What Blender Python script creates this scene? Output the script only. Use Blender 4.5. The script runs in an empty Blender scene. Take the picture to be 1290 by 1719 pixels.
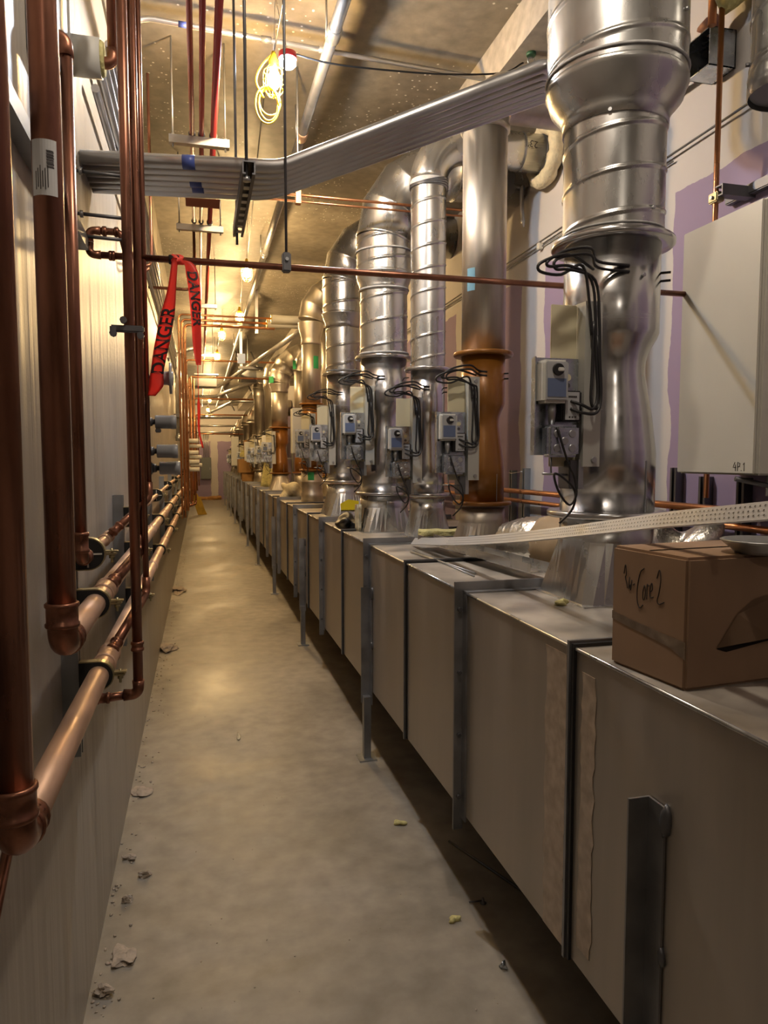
import bpy, bmesh, math, random
from mathutils import Vector, Matrix
random.seed(7)
PI = math.pi
SC = bpy.context.scene
COL = SC.collection
V = Vector

# ------------------------------------------------------------------ camera, world, lights, exposure
F_PX, W_PX, H_PX = 1200.0, 1290.0, 1719.0
cam_d = bpy.data.cameras.new('camera')
cam = bpy.data.objects.new('camera', cam_d)
COL.objects.link(cam)
ax = V((0.96837453, -0.24950102, 0.0))          # camera right
ay = V((-0.01814461, -0.07042368, -0.99735213))  # camera down
az = V((0.24884038, 0.96581041, -0.07272359))    # camera forward
M = Matrix((ax, -ay, -az)).transposed().to_4x4()
M.translation = V((0, 0, 1.6))
cam.matrix_world = M
cam_d.sensor_fit = 'VERTICAL'
cam_d.sensor_height = 36.0
cam_d.lens = 36.0 * F_PX / H_PX
cam_d.clip_start = 0.02
SC.camera = cam

world = bpy.data.worlds.new('world')
SC.world = world
world.use_nodes = True
world.node_tree.nodes['Background'].inputs[0].default_value = (0.5, 0.5, 0.55, 1)
world.node_tree.nodes['Background'].inputs[1].default_value = 0.02

SC.view_settings.view_transform = 'Standard'
SC.view_settings.look = 'None'
SC.view_settings.gamma = 1.0
SC.view_settings.use_curve_mapping = False
SC.view_settings.exposure = 1.88
SC.cycles.use_denoising = True
SC.cycles.max_bounces = 6
SC.cycles.diffuse_bounces = 4
SC.cycles.glossy_bounces = 4
SC.cycles.sample_clamp_indirect = 4.0
SC.cycles.caustics_reflective = False
SC.cycles.caustics_refractive = False

WARM = (1.0, 0.66, 0.29)
COOL = (0.74, 0.85, 1.0)
P_BULB = 17.0        # each caged work lamp
P_LED = 11.0         # white emergency puck lamp beside the first work lamp
P_FILL = 17.0        # unseen fill lights added for the near end


def light(name, loc, power, color, r=0.03, kind='POINT', size=None):
    l = bpy.data.lights.new(name, kind)
    l.energy = power
    l.color = color
    if kind == 'AREA':
        l.shape = 'RECTANGLE'
        l.size, l.size_y = size
    else:
        l.shadow_soft_size = r
    o = bpy.data.objects.new(name, l)
    o.location = loc
    COL.objects.link(o)
    return o


CEIL = 3.8
XL, XR = -0.35, 2.08
Y0, Y1 = -6.0, 30.0
# (unseen fill lights added to brighten the near end, one just above the frame)
light('near_fill_light', (0.58, 1.20, 3.60), P_FILL, (1.0, 0.86, 0.70), 0.05)
light('near_fill_light', (0.38, -2.0, 3.40), P_FILL * 0.3, (1.0, 0.86, 0.70), 0.05)

# ------------------------------------------------------------------ materials
MATS = {}


def mat(name, color, rough=0.5, metal=0.0, noise=0.0, scale=8.0, stretch=(1, 1, 1), bump=0.0, bscale=60.0,
        rvar=0.0, emit=None, estr=0.0, color2=None, spec=0.5, alpha=1.0, detail=5.0, coat=0.0):
    if name in MATS:
        return MATS[name]
    m = bpy.data.materials.new(name)
    m.use_nodes = True
    nt = m.node_tree
    b = nt.nodes['Principled BSDF']
    b.inputs['Base Color'].default_value = (*color, 1)
    b.inputs['Roughness'].default_value = rough
    b.inputs['Metallic'].default_value = metal
    b.inputs['Specular IOR Level'].default_value = spec
    b.inputs['Coat Weight'].default_value = coat
    if alpha < 1:
        b.inputs['Alpha'].default_value = alpha
    if emit:
        b.inputs['Emission Color'].default_value = (*emit, 1)
        b.inputs['Emission Strength'].default_value = estr
    if noise or bump or rvar:
        tc = nt.nodes.new('ShaderNodeTexCoord')
        mp = nt.nodes.new('ShaderNodeMapping')
        mp.inputs['Scale'].default_value = stretch
        nt.links.new(tc.outputs['Object'], mp.inputs['Vector'])
        if noise or rvar:
            n = nt.nodes.new('ShaderNodeTexNoise')
            n.inputs['Scale'].default_value = scale
            n.inputs['Detail'].default_value = detail
            nt.links.new(mp.outputs[0], n.inputs['Vector'])
        if noise:
            cr = nt.nodes.new('ShaderNodeValToRGB')
            c2 = color2 or tuple(max(0, c * (1 - noise)) for c in color)
            c1 = color if color2 else tuple(min(1, c * (1 + noise * 0.6)) for c in color)
            cr.color_ramp.elements[0].position = 0.34
            cr.color_ramp.elements[1].position = 0.66
            cr.color_ramp.elements[0].color = (*c2, 1)
            cr.color_ramp.elements[1].color = (*c1, 1)
            nt.links.new(n.outputs['Fac'], cr.inputs[0])
            nt.links.new(cr.outputs[0], b.inputs['Base Color'])
        if rvar:
            mr = nt.nodes.new('ShaderNodeMapRange')
            mr.inputs['From Min'].default_value = 0.3
            mr.inputs['From Max'].default_value = 0.7
            mr.inputs['To Min'].default_value = max(0.02, rough - rvar)
            mr.inputs['To Max'].default_value = min(1, rough + rvar)
            nt.links.new(n.outputs['Fac'], mr.inputs['Value'])
            nt.links.new(mr.outputs[0], b.inputs['Roughness'])
        if bump:
            n2 = nt.nodes.new('ShaderNodeTexNoise')
            n2.inputs['Scale'].default_value = bscale
            n2.inputs['Detail'].default_value = 3
            nt.links.new(mp.outputs[0], n2.inputs['Vector'])
            bp = nt.nodes.new('ShaderNodeBump')
            bp.inputs['Strength'].default_value = bump
            bp.inputs['Distance'].default_value = 0.01
            nt.links.new(n2.outputs['Fac'], bp.inputs['Height'])
            nt.links.new(bp.outputs[0], b.inputs['Normal'])
    MATS[name] = m
    return m


COPPER = mat('copper', (0.29, 0.13, 0.085), 0.33, 0.85, noise=0.3, scale=5, stretch=(3, 3, 1), rvar=0.08)
COPPERB = mat('bright_copper', (0.60, 0.28, 0.14), 0.3, 0.9, noise=0.15, scale=6, rvar=0.06)
COPPERD = mat('dusty_copper', (0.70, 0.47, 0.34), 0.42, 0.45, noise=0.22, scale=7, rvar=0.1, stretch=(2, 0.7, 2))
COPPERF = mat('copper_fitting', (0.30, 0.135, 0.085), 0.35, 0.85, noise=0.35, scale=25, rvar=0.1)
GALV = mat('galvanized_duct', (0.55, 0.55, 0.54), 0.28, 0.92, noise=0.12, scale=7, stretch=(1, 1, 0.5), rvar=0.1)
GALV2 = mat('stainless_duct', (0.52, 0.48, 0.42), 0.43, 0.95, noise=0.12, scale=6, stretch=(4, 4, 0.4), rvar=0.07)
ALU = mat('spun_aluminium', (0.56, 0.56, 0.57), 0.22, 0.95, noise=0.06, scale=5, stretch=(0.3, 0.3, 6), rvar=0.06)
DUCTM = mat('plenum_steel', (0.46, 0.415, 0.36), 0.42, 0.7, noise=0.16, scale=2.5, stretch=(1, 2.5, 0.3), rvar=0.12)
DUCTT = mat('dusty_plenum_steel', (0.48, 0.44, 0.385), 0.5, 0.55, noise=0.35, scale=5, rvar=0.12)
ANGLE = mat('angle_iron', (0.30, 0.30, 0.31), 0.42, 0.8, noise=0.2, scale=10, rvar=0.1)
STEEL = mat('grey_steel', (0.42, 0.43, 0.44), 0.38, 0.85, noise=0.15, scale=12)
STRUT = mat('strut_channel', (0.36, 0.39, 0.42), 0.42, 0.75, noise=0.12, scale=10)
DARKST = mat('dark_steel', (0.14, 0.14, 0.15), 0.45, 0.7)
COND = mat('conduit', (0.56, 0.56, 0.57), 0.33, 0.88, noise=0.1, scale=8, rvar=0.06)
ORANGE = mat('baked_brown_coating', (0.27, 0.105, 0.014), 0.33, 0.15, noise=0.12, scale=4, rvar=0.05, coat=0.2)
BLACK = mat('black_rubber', (0.012, 0.012, 0.013), 0.45)
BLACKM = mat('black_foam', (0.01, 0.01, 0.01), 0.7)
INK = mat('ink', (0.02, 0.015, 0.015), 0.6)
CREAM = mat('cream_plate', (0.72, 0.66, 0.46), 0.5, 0.1)
GRAYP = mat('grey_painted_plate', (0.52, 0.52, 0.48), 0.45, 0.3)
ZINC = mat('zinc_plate', (0.50, 0.54, 0.60), 0.28, 0.9, noise=0.25, scale=18, rvar=0.1)
PLAST = mat('light_plastic', (0.66, 0.66, 0.62), 0.45)
PLASTD = mat('grey_plastic_face', (0.42, 0.43, 0.45), 0.45)
BLUEL = mat('blue_label', (0.12, 0.16, 0.28), 0.5)
PVCG = mat('grey_pvc', (0.36, 0.37, 0.39), 0.32, noise=0.06, scale=10)
PVCW = mat('white_pipe', (0.70, 0.70, 0.66), 0.5)
REDP = mat('red_painted_pipe', (0.30, 0.035, 0.03), 0.3, 0.1, coat=0.3)
REDB = mat('red_brown_box', (0.26, 0.055, 0.035), 0.6)
WHITEC = mat('white_enamel', (0.55, 0.53, 0.47), 0.4, noise=0.05, scale=3)
WHITEB = mat('white_vinyl', (0.86, 0.85, 0.84), 0.4)
CARD = mat('cardboard', (0.33, 0.21, 0.13), 0.8, noise=0.14, scale=5, stretch=(1, 1, 0.4))
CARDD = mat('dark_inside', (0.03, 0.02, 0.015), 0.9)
CARDF = mat('brown_cardboard', (0.45, 0.24, 0.08), 0.8, noise=0.1)
TAPEC = mat('clear_tape', (0.46, 0.36, 0.27), 0.22, noise=0.2, scale=30)
FOIL = mat('foil', (0.78, 0.75, 0.68), 0.28, 0.9, noise=0.1, scale=20, bump=0.35, bscale=70)
KRAFT = mat('kraft_paper', (0.45, 0.33, 0.2), 0.75, noise=0.1)
YELLOW = mat('yellow_fibre', (0.72, 0.66, 0.30), 0.9, noise=0.2, scale=30, bump=0.6, bscale=90)
YELLOWP = mat('pale_fibre', (0.76, 0.68, 0.48), 0.9, noise=0.15, scale=30, bump=0.5, bscale=60)
YPLAST = mat('yellow_guard', (0.62, 0.40, 0.012), 0.4, emit=None)
YBOARD = mat('yellow_board', (0.66, 0.42, 0.05), 0.6, noise=0.2, scale=9)
REDT = mat('red_tape', (1.0, 0.10, 0.07), 0.45)
GREENT = mat('green_tape', (0.03, 0.36, 0.13), 0.6)
BLUET = mat('blue_tape', (0.16, 0.36, 0.48), 0.6)
YSTICK = mat('yellow_sticker', (0.85, 0.68, 0.02), 0.5)
PAPER = mat('paper_label', (0.62, 0.63, 0.64), 0.5)
BLUES = mat('blue_sticker', (0.08, 0.12, 0.42), 0.4)
PLASTER = mat('plaster_crumb', (0.5, 0.42, 0.34), 0.95, noise=0.2, scale=40)
INSW = mat('white_jacket', (0.72, 0.7, 0.62), 0.6)
PUTTY = mat('grey_sealant', (0.42, 0.42, 0.42), 0.6, noise=0.2, scale=30)
PINKF = mat('pink_sealant', (0.6, 0.35, 0.33), 0.8, noise=0.3, scale=30)
PANELG = mat('grey_enamel', (0.16, 0.18, 0.19), 0.45)
BULB = mat('lit_bulb', (1, 0.8, 0.5), 0.4, emit=(1.0, 0.72, 0.32), estr=26.0)
LEDM = mat('lit_led_lens', (0.9, 0.95, 1), 0.4, emit=(0.86, 0.93, 1.0), estr=22.0)
REDPL = mat('red_plastic', (0.6, 0.03, 0.04), 0.4)
BRASS = mat('brass_bolt', (0.42, 0.37, 0.22), 0.4, 0.85)


def wall_left_mat():
    m = bpy.data.materials.new('semi_gloss_wall_paint')
    m.use_nodes = True
    nt = m.node_tree
    b = nt.nodes['Principled BSDF']
    tc = nt.nodes.new('ShaderNodeTexCoord')
    mp = nt.nodes.new('ShaderNodeMapping')
    mp.inputs['Scale'].default_value = (1, 3.2, 0.12)
    nt.links.new(tc.outputs['Object'], mp.inputs[0])
    n = nt.nodes.new('ShaderNodeTexNoise')
    n.inputs['Scale'].default_value = 2.2
    n.inputs['Detail'].default_value = 4
    nt.links.new(mp.outputs[0], n.inputs['Vector'])
    cr = nt.nodes.new('ShaderNodeValToRGB')
    cr.color_ramp.elements[0].position = 0.3
    cr.color_ramp.elements[1].position = 0.7
    cr.color_ramp.elements[0].color = (0.385, 0.35, 0.30, 1)
    cr.color_ramp.elements[1].color = (0.45, 0.41, 0.355, 1)
    nt.links.new(n.outputs['Fac'], cr.inputs[0])
    nt.links.new(cr.outputs[0], b.inputs['Base Color'])
    b.inputs['Roughness'].default_value = 0.42
    # roller stipple plus long vertical waves of the board joints
    n2 = nt.nodes.new('ShaderNodeTexNoise')
    n2.inputs['Scale'].default_value = 5.0
    n2.inputs['Detail'].default_value = 2
    nt.links.new(mp.outputs[0], n2.inputs['Vector'])
    n3 = nt.nodes.new('ShaderNodeTexNoise')
    n3.inputs['Scale'].default_value = 140
    nt.links.new(tc.outputs['Object'], n3.inputs['Vector'])
    b1 = nt.nodes.new('ShaderNodeBump')
    b1.inputs['Strength'].default_value = 0.35
    b1.inputs['Distance'].default_value = 0.02
    nt.links.new(n2.outputs['Fac'], b1.inputs['Height'])
    b2 = nt.nodes.new('ShaderNodeBump')
    b2.inputs['Strength'].default_value = 0.12
    b2.inputs['Distance'].default_value = 0.003
    nt.links.new(n3.outputs['Fac'], b2.inputs['Height'])
    nt.links.new(b1.outputs[0], b2.inputs['Normal'])
    nt.links.new(b2.outputs[0], b.inputs['Normal'])
    return m


def drywall_mat(far=False):
    """purple board with pale taped joints every 1.2 m along the wall and one long level joint"""
    m = bpy.data.materials.new('taped_purple_board')
    m.use_nodes = True
    nt = m.node_tree
    L = nt.links.new
    b = nt.nodes['Principled BSDF']
    tc = nt.nodes.new('ShaderNodeTexCoord')
    sp = nt.nodes.new('ShaderNodeSeparateXYZ')
    L(tc.outputs['Object'], sp.inputs[0])
    nz = nt.nodes.new('ShaderNodeTexNoise')
    nz.inputs['Scale'].default_value = 2.5
    nz.inputs['Detail'].default_value = 6
    L(tc.outputs['Object'], nz.inputs['Vector'])

    def math_(op, a, bb=None, c=None):
        n = nt.nodes.new('ShaderNodeMath')
        n.operation = op
        for i, v in enumerate((a, bb, c)):
            if v is None:
                continue
            if isinstance(v, (int, float)):
                n.inputs[i].default_value = v
            else:
                L(v, n.inputs[i])
        return n.outputs[0]
    wob = math_('MULTIPLY', math_('SUBTRACT', nz.outputs['Fac'], 0.5), 0.14)
    yw = math_('ADD', sp.outputs['Y'], wob)
    zw = math_('ADD', sp.outputs['Z'], wob)
    # taped board joints every 1.23 m and one long level joint
    fr = math_('FRACT', math_('DIVIDE', math_('ADD', yw, -4.26 + 1.23 * 8 + 0.615), 1.23))
    d = math_('ABSOLUTE', math_('SUBTRACT', fr, 0.5))
    vj = math_('LESS_THAN', d, 0.14)
    hj = math_('GREATER_THAN', zw, 2.79)
    if far:
        xd = math_('ABSOLUTE', math_('SUBTRACT', math_('ADD', sp.outputs['X'], wob), 0.58))
        vj = math_('LESS_THAN', xd, 0.14)
        hj = math_('GREATER_THAN', zw, 2.35)
    mx = math_('MAXIMUM', vj, hj)
    mix = nt.nodes.new('ShaderNodeMix')
    mix.data_type = 'RGBA'
    mix.inputs['A'].default_value = (0.36, 0.285, 0.44, 1)
    mix.inputs['B'].default_value = (0.66, 0.63, 0.62, 1)
    L(mx, mix.inputs['Factor'])
    L(mix.outputs['Result'], b.inputs['Base Color'])
    b.inputs['Roughness'].default_value = 0.75
    return m


def concrete_mat(name, c1, c2, c3, scale, rough, pits=False):
    m = bpy.data.materials.new(name)
    m.use_nodes = True
    nt = m.node_tree
    L = nt.links.new
    b = nt.nodes['Principled BSDF']
    tc = nt.nodes.new('ShaderNodeTexCoord')
    n = nt.nodes.new('ShaderNodeTexNoise')
    n.inputs['Scale'].default_value = scale
    n.inputs['Detail'].default_value = 8
    n.inputs['Roughness'].default_value = 0.6
    n.inputs['Distortion'].default_value = 0.6
    L(tc.outputs['Object'], n.inputs['Vector'])
    cr = nt.nodes.new('ShaderNodeValToRGB')
    cr.color_ramp.elements[0].position = 0.30
    cr.color_ramp.elements[1].position = 0.72
    cr.color_ramp.elements[0].color = (*c1, 1)
    cr.color_ramp.elements[1].color = (*c3, 1)
    e = cr.color_ramp.elements.new(0.5)
    e.color = (*c2, 1)
    L(n.outputs['Fac'], cr.inputs[0])
    out = cr.outputs[0]
    n2 = nt.nodes.new('ShaderNodeTexNoise')
    n2.inputs['Scale'].default_value = scale * 9
    n2.inputs['Detail'].default_value = 6
    L(tc.outputs['Object'], n2.inputs['Vector'])
    mx = nt.nodes.new('ShaderNodeMix')
    mx.data_type = 'RGBA'
    mx.blend_type = 'OVERLAY'
    mx.inputs['Factor'].default_value = 0.45
    L(out, mx.inputs['A'])
    L(n2.outputs['Fac'], mx.inputs['B'])
    out = mx.outputs['Result']
    if pits:
        vo = nt.nodes.new('ShaderNodeTexVoronoi')
        vo.inputs['Scale'].default_value = 26
        L(tc.outputs['Object'], vo.inputs['Vector'])
        n4 = nt.nodes.new('ShaderNodeTexNoise')
        n4.inputs['Scale'].default_value = 1.3
        L(tc.outputs['Object'], n4.inputs['Vector'])
        lt = nt.nodes.new('ShaderNodeMath')
        lt.operation = 'LESS_THAN'
        L(vo.outputs['Distance'], lt.inputs[0])
        lt.inputs[1].default_value = 0.17
        gt = nt.nodes.new('ShaderNodeMath')
        gt.operation = 'GREATER_THAN'
        L(n4.outputs['Fac'], gt.inputs[0])
        gt.inputs[1].default_value = 0.53
        mu = nt.nodes.new('ShaderNodeMath')
        mu.operation = 'MULTIPLY'
        L(lt.outputs[0], mu.inputs[0])
        L(gt.outputs[0], mu.inputs[1])
        m3 = nt.nodes.new('ShaderNodeMix')
        m3.data_type = 'RGBA'
        L(mu.outputs[0], m3.inputs['Factor'])
        L(out, m3.inputs['A'])
        m3.inputs['B'].default_value = (0.62, 0.58, 0.52, 1)
        out = m3.outputs['Result']
    L(out, b.inputs['Base Color'])
    mr = nt.nodes.new('ShaderNodeMapRange')
    mr.inputs['From Min'].default_value = 0.3
    mr.inputs['From Max'].default_value = 0.7
    mr.inputs['To Min'].default_value = rough - 0.12
    mr.inputs['To Max'].default_value = rough + 0.15
    L(n.outputs['Fac'], mr.inputs['Value'])
    L(mr.outputs[0], b.inputs['Roughness'])
    bp = nt.nodes.new('ShaderNodeBump')
    bp.inputs['Strength'].default_value = 0.15
    bp.inputs['Distance'].default_value = 0.01
    L(n2.outputs['Fac'], bp.inputs['Height'])
    L(bp.outputs[0], b.inputs['Normal'])
    return m


WALLL = wall_left_mat()
DRYW = drywall_mat()
DRYF = drywall_mat(True)
FLOORM = concrete_mat('floor_concrete', (0.215, 0.19, 0.155), (0.33, 0.295, 0.245), (0.43, 0.39, 0.325), 1.1, 0.45)
CEILM = concrete_mat('ceiling_concrete', (0.12, 0.103, 0.08), (0.185, 0.163, 0.13), (0.28, 0.25, 0.205), 1.6, 0.55, pits=True)
BEAMM = concrete_mat('beam_concrete', (0.36, 0.325, 0.27), (0.42, 0.38, 0.32), (0.48, 0.44, 0.37), 2.0, 0.7)

# ------------------------------------------------------------------ mesh helpers


def nb():
    return bmesh.new()


def box(bm, x0, x1, y0, y1, z0, z1):
    vs = [bm.verts.new((x, y, z)) for x in (x0, x1) for y in (y0, y1) for z in (z0, z1)]
    for f in ((0, 1, 3, 2), (4, 6, 7, 5), (0, 4, 5, 1), (2, 3, 7, 6), (0, 2, 6, 4), (1, 5, 7, 3)):
        bm.faces.new([vs[i] for i in f])
    return bm


def bbox(bm, x0, x1, y0, y1, z0, z1, bev=0.004, seg=2):
    """box with rounded edges, only when it is alone in its bmesh part"""
    t = nb()
    box(t, x0, x1, y0, y1, z0, z1)
    bmesh.ops.recalc_face_normals(t, faces=t.faces)
    bmesh.ops.bevel(t, geom=t.edges[:], offset=bev, segments=seg, affect='EDGES')
    merge(bm, t)
    return bm


def merge(bm, t):
    me = bpy.data.meshes.new('tmp')
    t.to_mesh(me)
    t.free()
    bm.from_mesh(me)
    bpy.data.meshes.remove(me)


def frame_of(d):
    d = d.normalized()
    a = V((0, 0, 1)) if abs(d.z) < 0.9 else V((1, 0, 0))
    u = d.cross(a).normalized()
    return u, d.cross(u).normalized()


def sweep(bm, pts, rad, seg=14, caps=True, smooth=True, flat=(1.0, 1.0)):
    pts = [V(p) for p in pts]
    n = len(pts)
    rad = rad if isinstance(rad, (list, tuple)) else [rad] * n
    tans = []
    for i in range(n):
        if i == 0:
            t = pts[1] - pts[0]
        elif i == n - 1:
            t = pts[-1] - pts[-2]
        else:
            t = (pts[i + 1] - pts[i]).normalized() + (pts[i] - pts[i - 1]).normalized()
        tans.append(t.normalized() if t.length > 1e-9 else V((0, 0, 1)))
    u, w = frame_of(tans[0])
    rings = []
    for i in range(n):
        if i:
            q = tans[i - 1].rotation_difference(tans[i])
            u = q @ u
        u = (u - tans[i] * u.dot(tans[i])).normalized()
        w = tans[i].cross(u)
        rings.append([bm.verts.new(pts[i] + u * (rad[i] * flat[0] * math.cos(a)) + w * (rad[i] * flat[1] * math.sin(a)))
                      for a in [2 * PI * k / seg for k in range(seg)]])
    for i in range(n - 1):
        for k in range(seg):
            f = bm.faces.new((rings[i][k], rings[i][(k + 1) % seg], rings[i + 1][(k + 1) % seg], rings[i + 1][k]))
            f.smooth = smooth
    if caps:
        bm.faces.new(rings[0][::-1])
        bm.faces.new(rings[-1])
    return bm


def fillet(pts, r, n=6):
    """polyline with its corners rounded to radius r"""
    pts = [V(p) for p in pts]
    out = [pts[0]]
    for i in range(1, len(pts) - 1):
        a, b, c = pts[i - 1], pts[i], pts[i + 1]
        d1, d2 = (a - b).normalized(), (c - b).normalized()
        ang = d1.angle(d2)
        if ang > PI - 0.02:
            out.append(b)
            continue
        rr = r[i - 1] if isinstance(r, (list, tuple)) else r
        t = min(rr / math.tan(ang / 2), (a - b).length * 0.49, (c - b).length * 0.49)
        rr = t * math.tan(ang / 2)
        cen = b + (d1 + d2).normalized() * (rr / math.sin(ang / 2))
        s, e = b + d1 * t - cen, b + d2 * t - cen
        for k in range(n + 1):
            q = k / n
            w = PI - ang
            v = (s * math.sin((1 - q) * w) + e * math.sin(q * w)) / math.sin(w) if abs(math.sin(w)) > 1e-6 else s.lerp(e, q)
            out.append(cen + v)
    out.append(pts[-1])
    return out


def spline(pts, n=6):
    pts = [V(p) for p in pts]
    P = [pts[0] * 2 - pts[1]] + pts + [pts[-1] * 2 - pts[-2]]
    out = []
    for i in range(1, len(P) - 2):
        for k in range(n):
            t = k / n
            a, b, c, d = P[i - 1], P[i], P[i + 1], P[i + 2]
            out.append(0.5 * (2 * b + (c - a) * t + (2 * a - 5 * b + 4 * c - d) * t * t + (3 * b - a - 3 * c + d) * t ** 3))
    out.append(pts[-1])
    return out


def lathe(bm, prof, cx=0.0, cy=0.0, seg=40, cap0=True, cap1=True, smooth=True):
    """profile of (r, z) turned about the vertical through cx, cy"""
    rings = [[bm.verts.new((cx + r * math.cos(2 * PI * k / seg), cy + r * math.sin(2 * PI * k / seg), z)) for k in range(seg)]
             for r, z in prof]
    for i in range(len(prof) - 1):
        for k in range(seg):
            f = bm.faces.new((rings[i][k], rings[i][(k + 1) % seg], rings[i + 1][(k + 1) % seg], rings[i + 1][k]))
            f.smooth = smooth
    if cap0:
        bm.faces.new(rings[0][::-1])
    if cap1:
        bm.faces.new(rings[-1])
    return bm


def spiral(bm, cx, cy, r, z0, z1, pitch=0.12, ridge=0.0035, seg=40):
    """spiral lock-seam pipe: one surface whose seam climbs round it"""
    sub = [(0.0, 0.0), (0.40, 0.0), (0.455, 0.0), (0.475, 1.0), (0.525, 1.0), (0.545, 0.0), (0.60, 0.0)]
    t0 = -1.0
    rows = []
    n = int((z1 - z0) / pitch) + 3
    for j in range(-1, n):
        for q, h in sub:
            rows.append((j + q, h))
    grid = []
    for (q, h) in rows:
        ring = []
        for k in range(seg + 1):
            a = 2 * PI * k / seg - PI / 2
            z = z0 + (q + k / seg) * pitch
            zz = min(max(z, z0), z1)
            ring.append(bm.verts.new((cx + (r + ridge * h) * math.cos(a), cy + (r + ridge * h) * math.sin(a), zz)))
        grid.append(ring)
    for i in range(len(grid) - 1):
        for k in range(seg):
            q = (grid[i][k], grid[i][k + 1], grid[i + 1][k + 1], grid[i + 1][k])
            if max(v.co.z for v in q) - min(v.co.z for v in q) < 1e-6:
                continue
            f = bm.faces.new(q)
            f.smooth = True
    bmesh.ops.remove_doubles(bm, verts=bm.verts[:], dist=1e-5)
    return bm


def disc_x(bm, x0, x1, y, z, r, seg=24):
    return sweep(bm, [(x0, y, z), (x1, y, z)], r, seg)


def ring_pts(c, r, axis='Z', n=24):
    out = []
    for k in range(n + 1):
        a = 2 * PI * k / n
        if axis == 'Z':
            out.append((c[0] + r * math.cos(a), c[1] + r * math.sin(a), c[2]))
        elif axis == 'Y':
            out.append((c[0] + r * math.cos(a), c[1], c[2] + r * math.sin(a)))
        else:
            out.append((c[0], c[1] + r * math.cos(a), c[2] + r * math.sin(a)))
    return out


def prism(bm, poly, axis, a0, a1):
    """closed 2-D outline pushed along an axis: X takes (y,z), Y takes (x,z), Z takes (x,y)"""
    def pt(p, a):
        return {'X': (a, p[0], p[1]), 'Y': (p[0], a, p[1]), 'Z': (p[0], p[1], a)}[axis]
    A = [bm.verts.new(pt(p, a0)) for p in poly]
    B = [bm.verts.new(pt(p, a1)) for p in poly]
    n = len(poly)
    bm.faces.new(A)
    bm.faces.new(B[::-1])
    for i in range(n):
        bm.faces.new((A[i], B[i], B[(i + 1) % n], A[(i + 1) % n]))
    return bm


def blob(bm, c, s, seed=0, sub=3, amp=0.25, flat=True):
    t = nb()
    bmesh.ops.create_icosphere(t, subdivisions=sub, radius=1.0)
    rnd = random.Random(seed)
    ph = [(V((rnd.uniform(-3, 3), rnd.uniform(-3, 3), rnd.uniform(-3, 3))), rnd.uniform(0, 6)) for _ in range(6)]
    for v in t.verts:
        k = 1 + amp * sum(math.sin(v.co.dot(p) * 1.4 + q) for p, q in ph) / 3
        v.co = v.co * k
        if flat and v.co.z < -0.55:
            v.co.z = -0.55
        v.co = V((v.co.x * s[0] + c[0], v.co.y * s[1] + c[1], v.co.z * s[2] + c[2] + (0.55 * s[2] if flat else 0)))
    for f in t.faces:
        f.smooth = True
    merge(bm, t)
    return bm


FONT_CACHE = {}


def text_bm(s, size, origin, right, up, bold=0.0, ext=0.0006):
    """flat lettering as mesh: lower-left at origin, along right, upwards up"""
    cu = bpy.data.curves.new('t', 'FONT')
    cu.body = s
    cu.size = size
    cu.offset = bold
    o = bpy.data.objects.new('t', cu)
    COL.objects.link(o)
    dg = bpy.context.evaluated_depsgraph_get()
    me = bpy.data.meshes.new_from_object(o.evaluated_get(dg))
    bpy.data.objects.remove(o)
    bpy.data.curves.remove(cu)
    bm = nb()
    bm.from_mesh(me)
    bpy.data.meshes.remove(me)
    r, u = V(right).normalized(), V(up).normalized()
    for v in bm.verts:
        v.co = V(origin) + r * v.co.x + u * v.co.y
    return bm


# ------------------------------------------------------------------ object helpers


def wloc(o):
    p = V((0, 0, 0))
    while o:
        p += o.location
        o = o.parent
    return p


def link(name, bm, m, parent=None, loc=None, kind=None):
    bmesh.ops.recalc_face_normals(bm, faces=bm.faces)
    if parent is None and loc is None:
        xs = [v.co for v in bm.verts]
        lo = [min(v[i] for v in xs) for i in range(3)]
        hi = [max(v[i] for v in xs) for i in range(3)]
        loc = ((lo[0] + hi[0]) / 2, (lo[1] + hi[1]) / 2, lo[2])
    off = wloc(parent) if parent else V(loc)
    bmesh.ops.translate(bm, verts=bm.verts, vec=-off)
    me = bpy.data.meshes.new(name)
    bm.to_mesh(me)
    bm.free()
    o = bpy.data.objects.new(name, me)
    COL.objects.link(o)
    if parent:
        o.parent = parent
    else:
        o.location = off
    me.materials.append(m)
    if kind:
        o['kind'] = kind
    return o


def tag(o, label, cat, group=None, kind=None):
    o['label'] = label
    o['category'] = cat
    if group:
        o['group'] = group
    if kind:
        o['kind'] = kind
    return o


def thing(name, label, cat, loc, group=None):
    o = bpy.data.objects.new(name, None)
    o.empty_display_size = 0.05
    o.location = loc
    COL.objects.link(o)
    return tag(o, label, cat, group)


def dup(root, delta, label, group=None):
    c = root.copy()
    COL.objects.link(c)
    c.location = root.location + V(delta)
    c['label'] = label
    if group:
        c['group'] = group

    def kids(src, dst):
        for ch in list(src.children):
            d = ch.copy()
            COL.objects.link(d)
            d.parent = dst
            kids(ch, d)
    kids(root, c)
    return c


def struct(name, bm, m):
    return link(name, bm, m, loc=(0, 0, 0), kind='structure')


def one(name, bm, m, label, cat, group=None, kind=None):
    return tag(link(name, bm, m), label, cat, group, kind)


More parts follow.
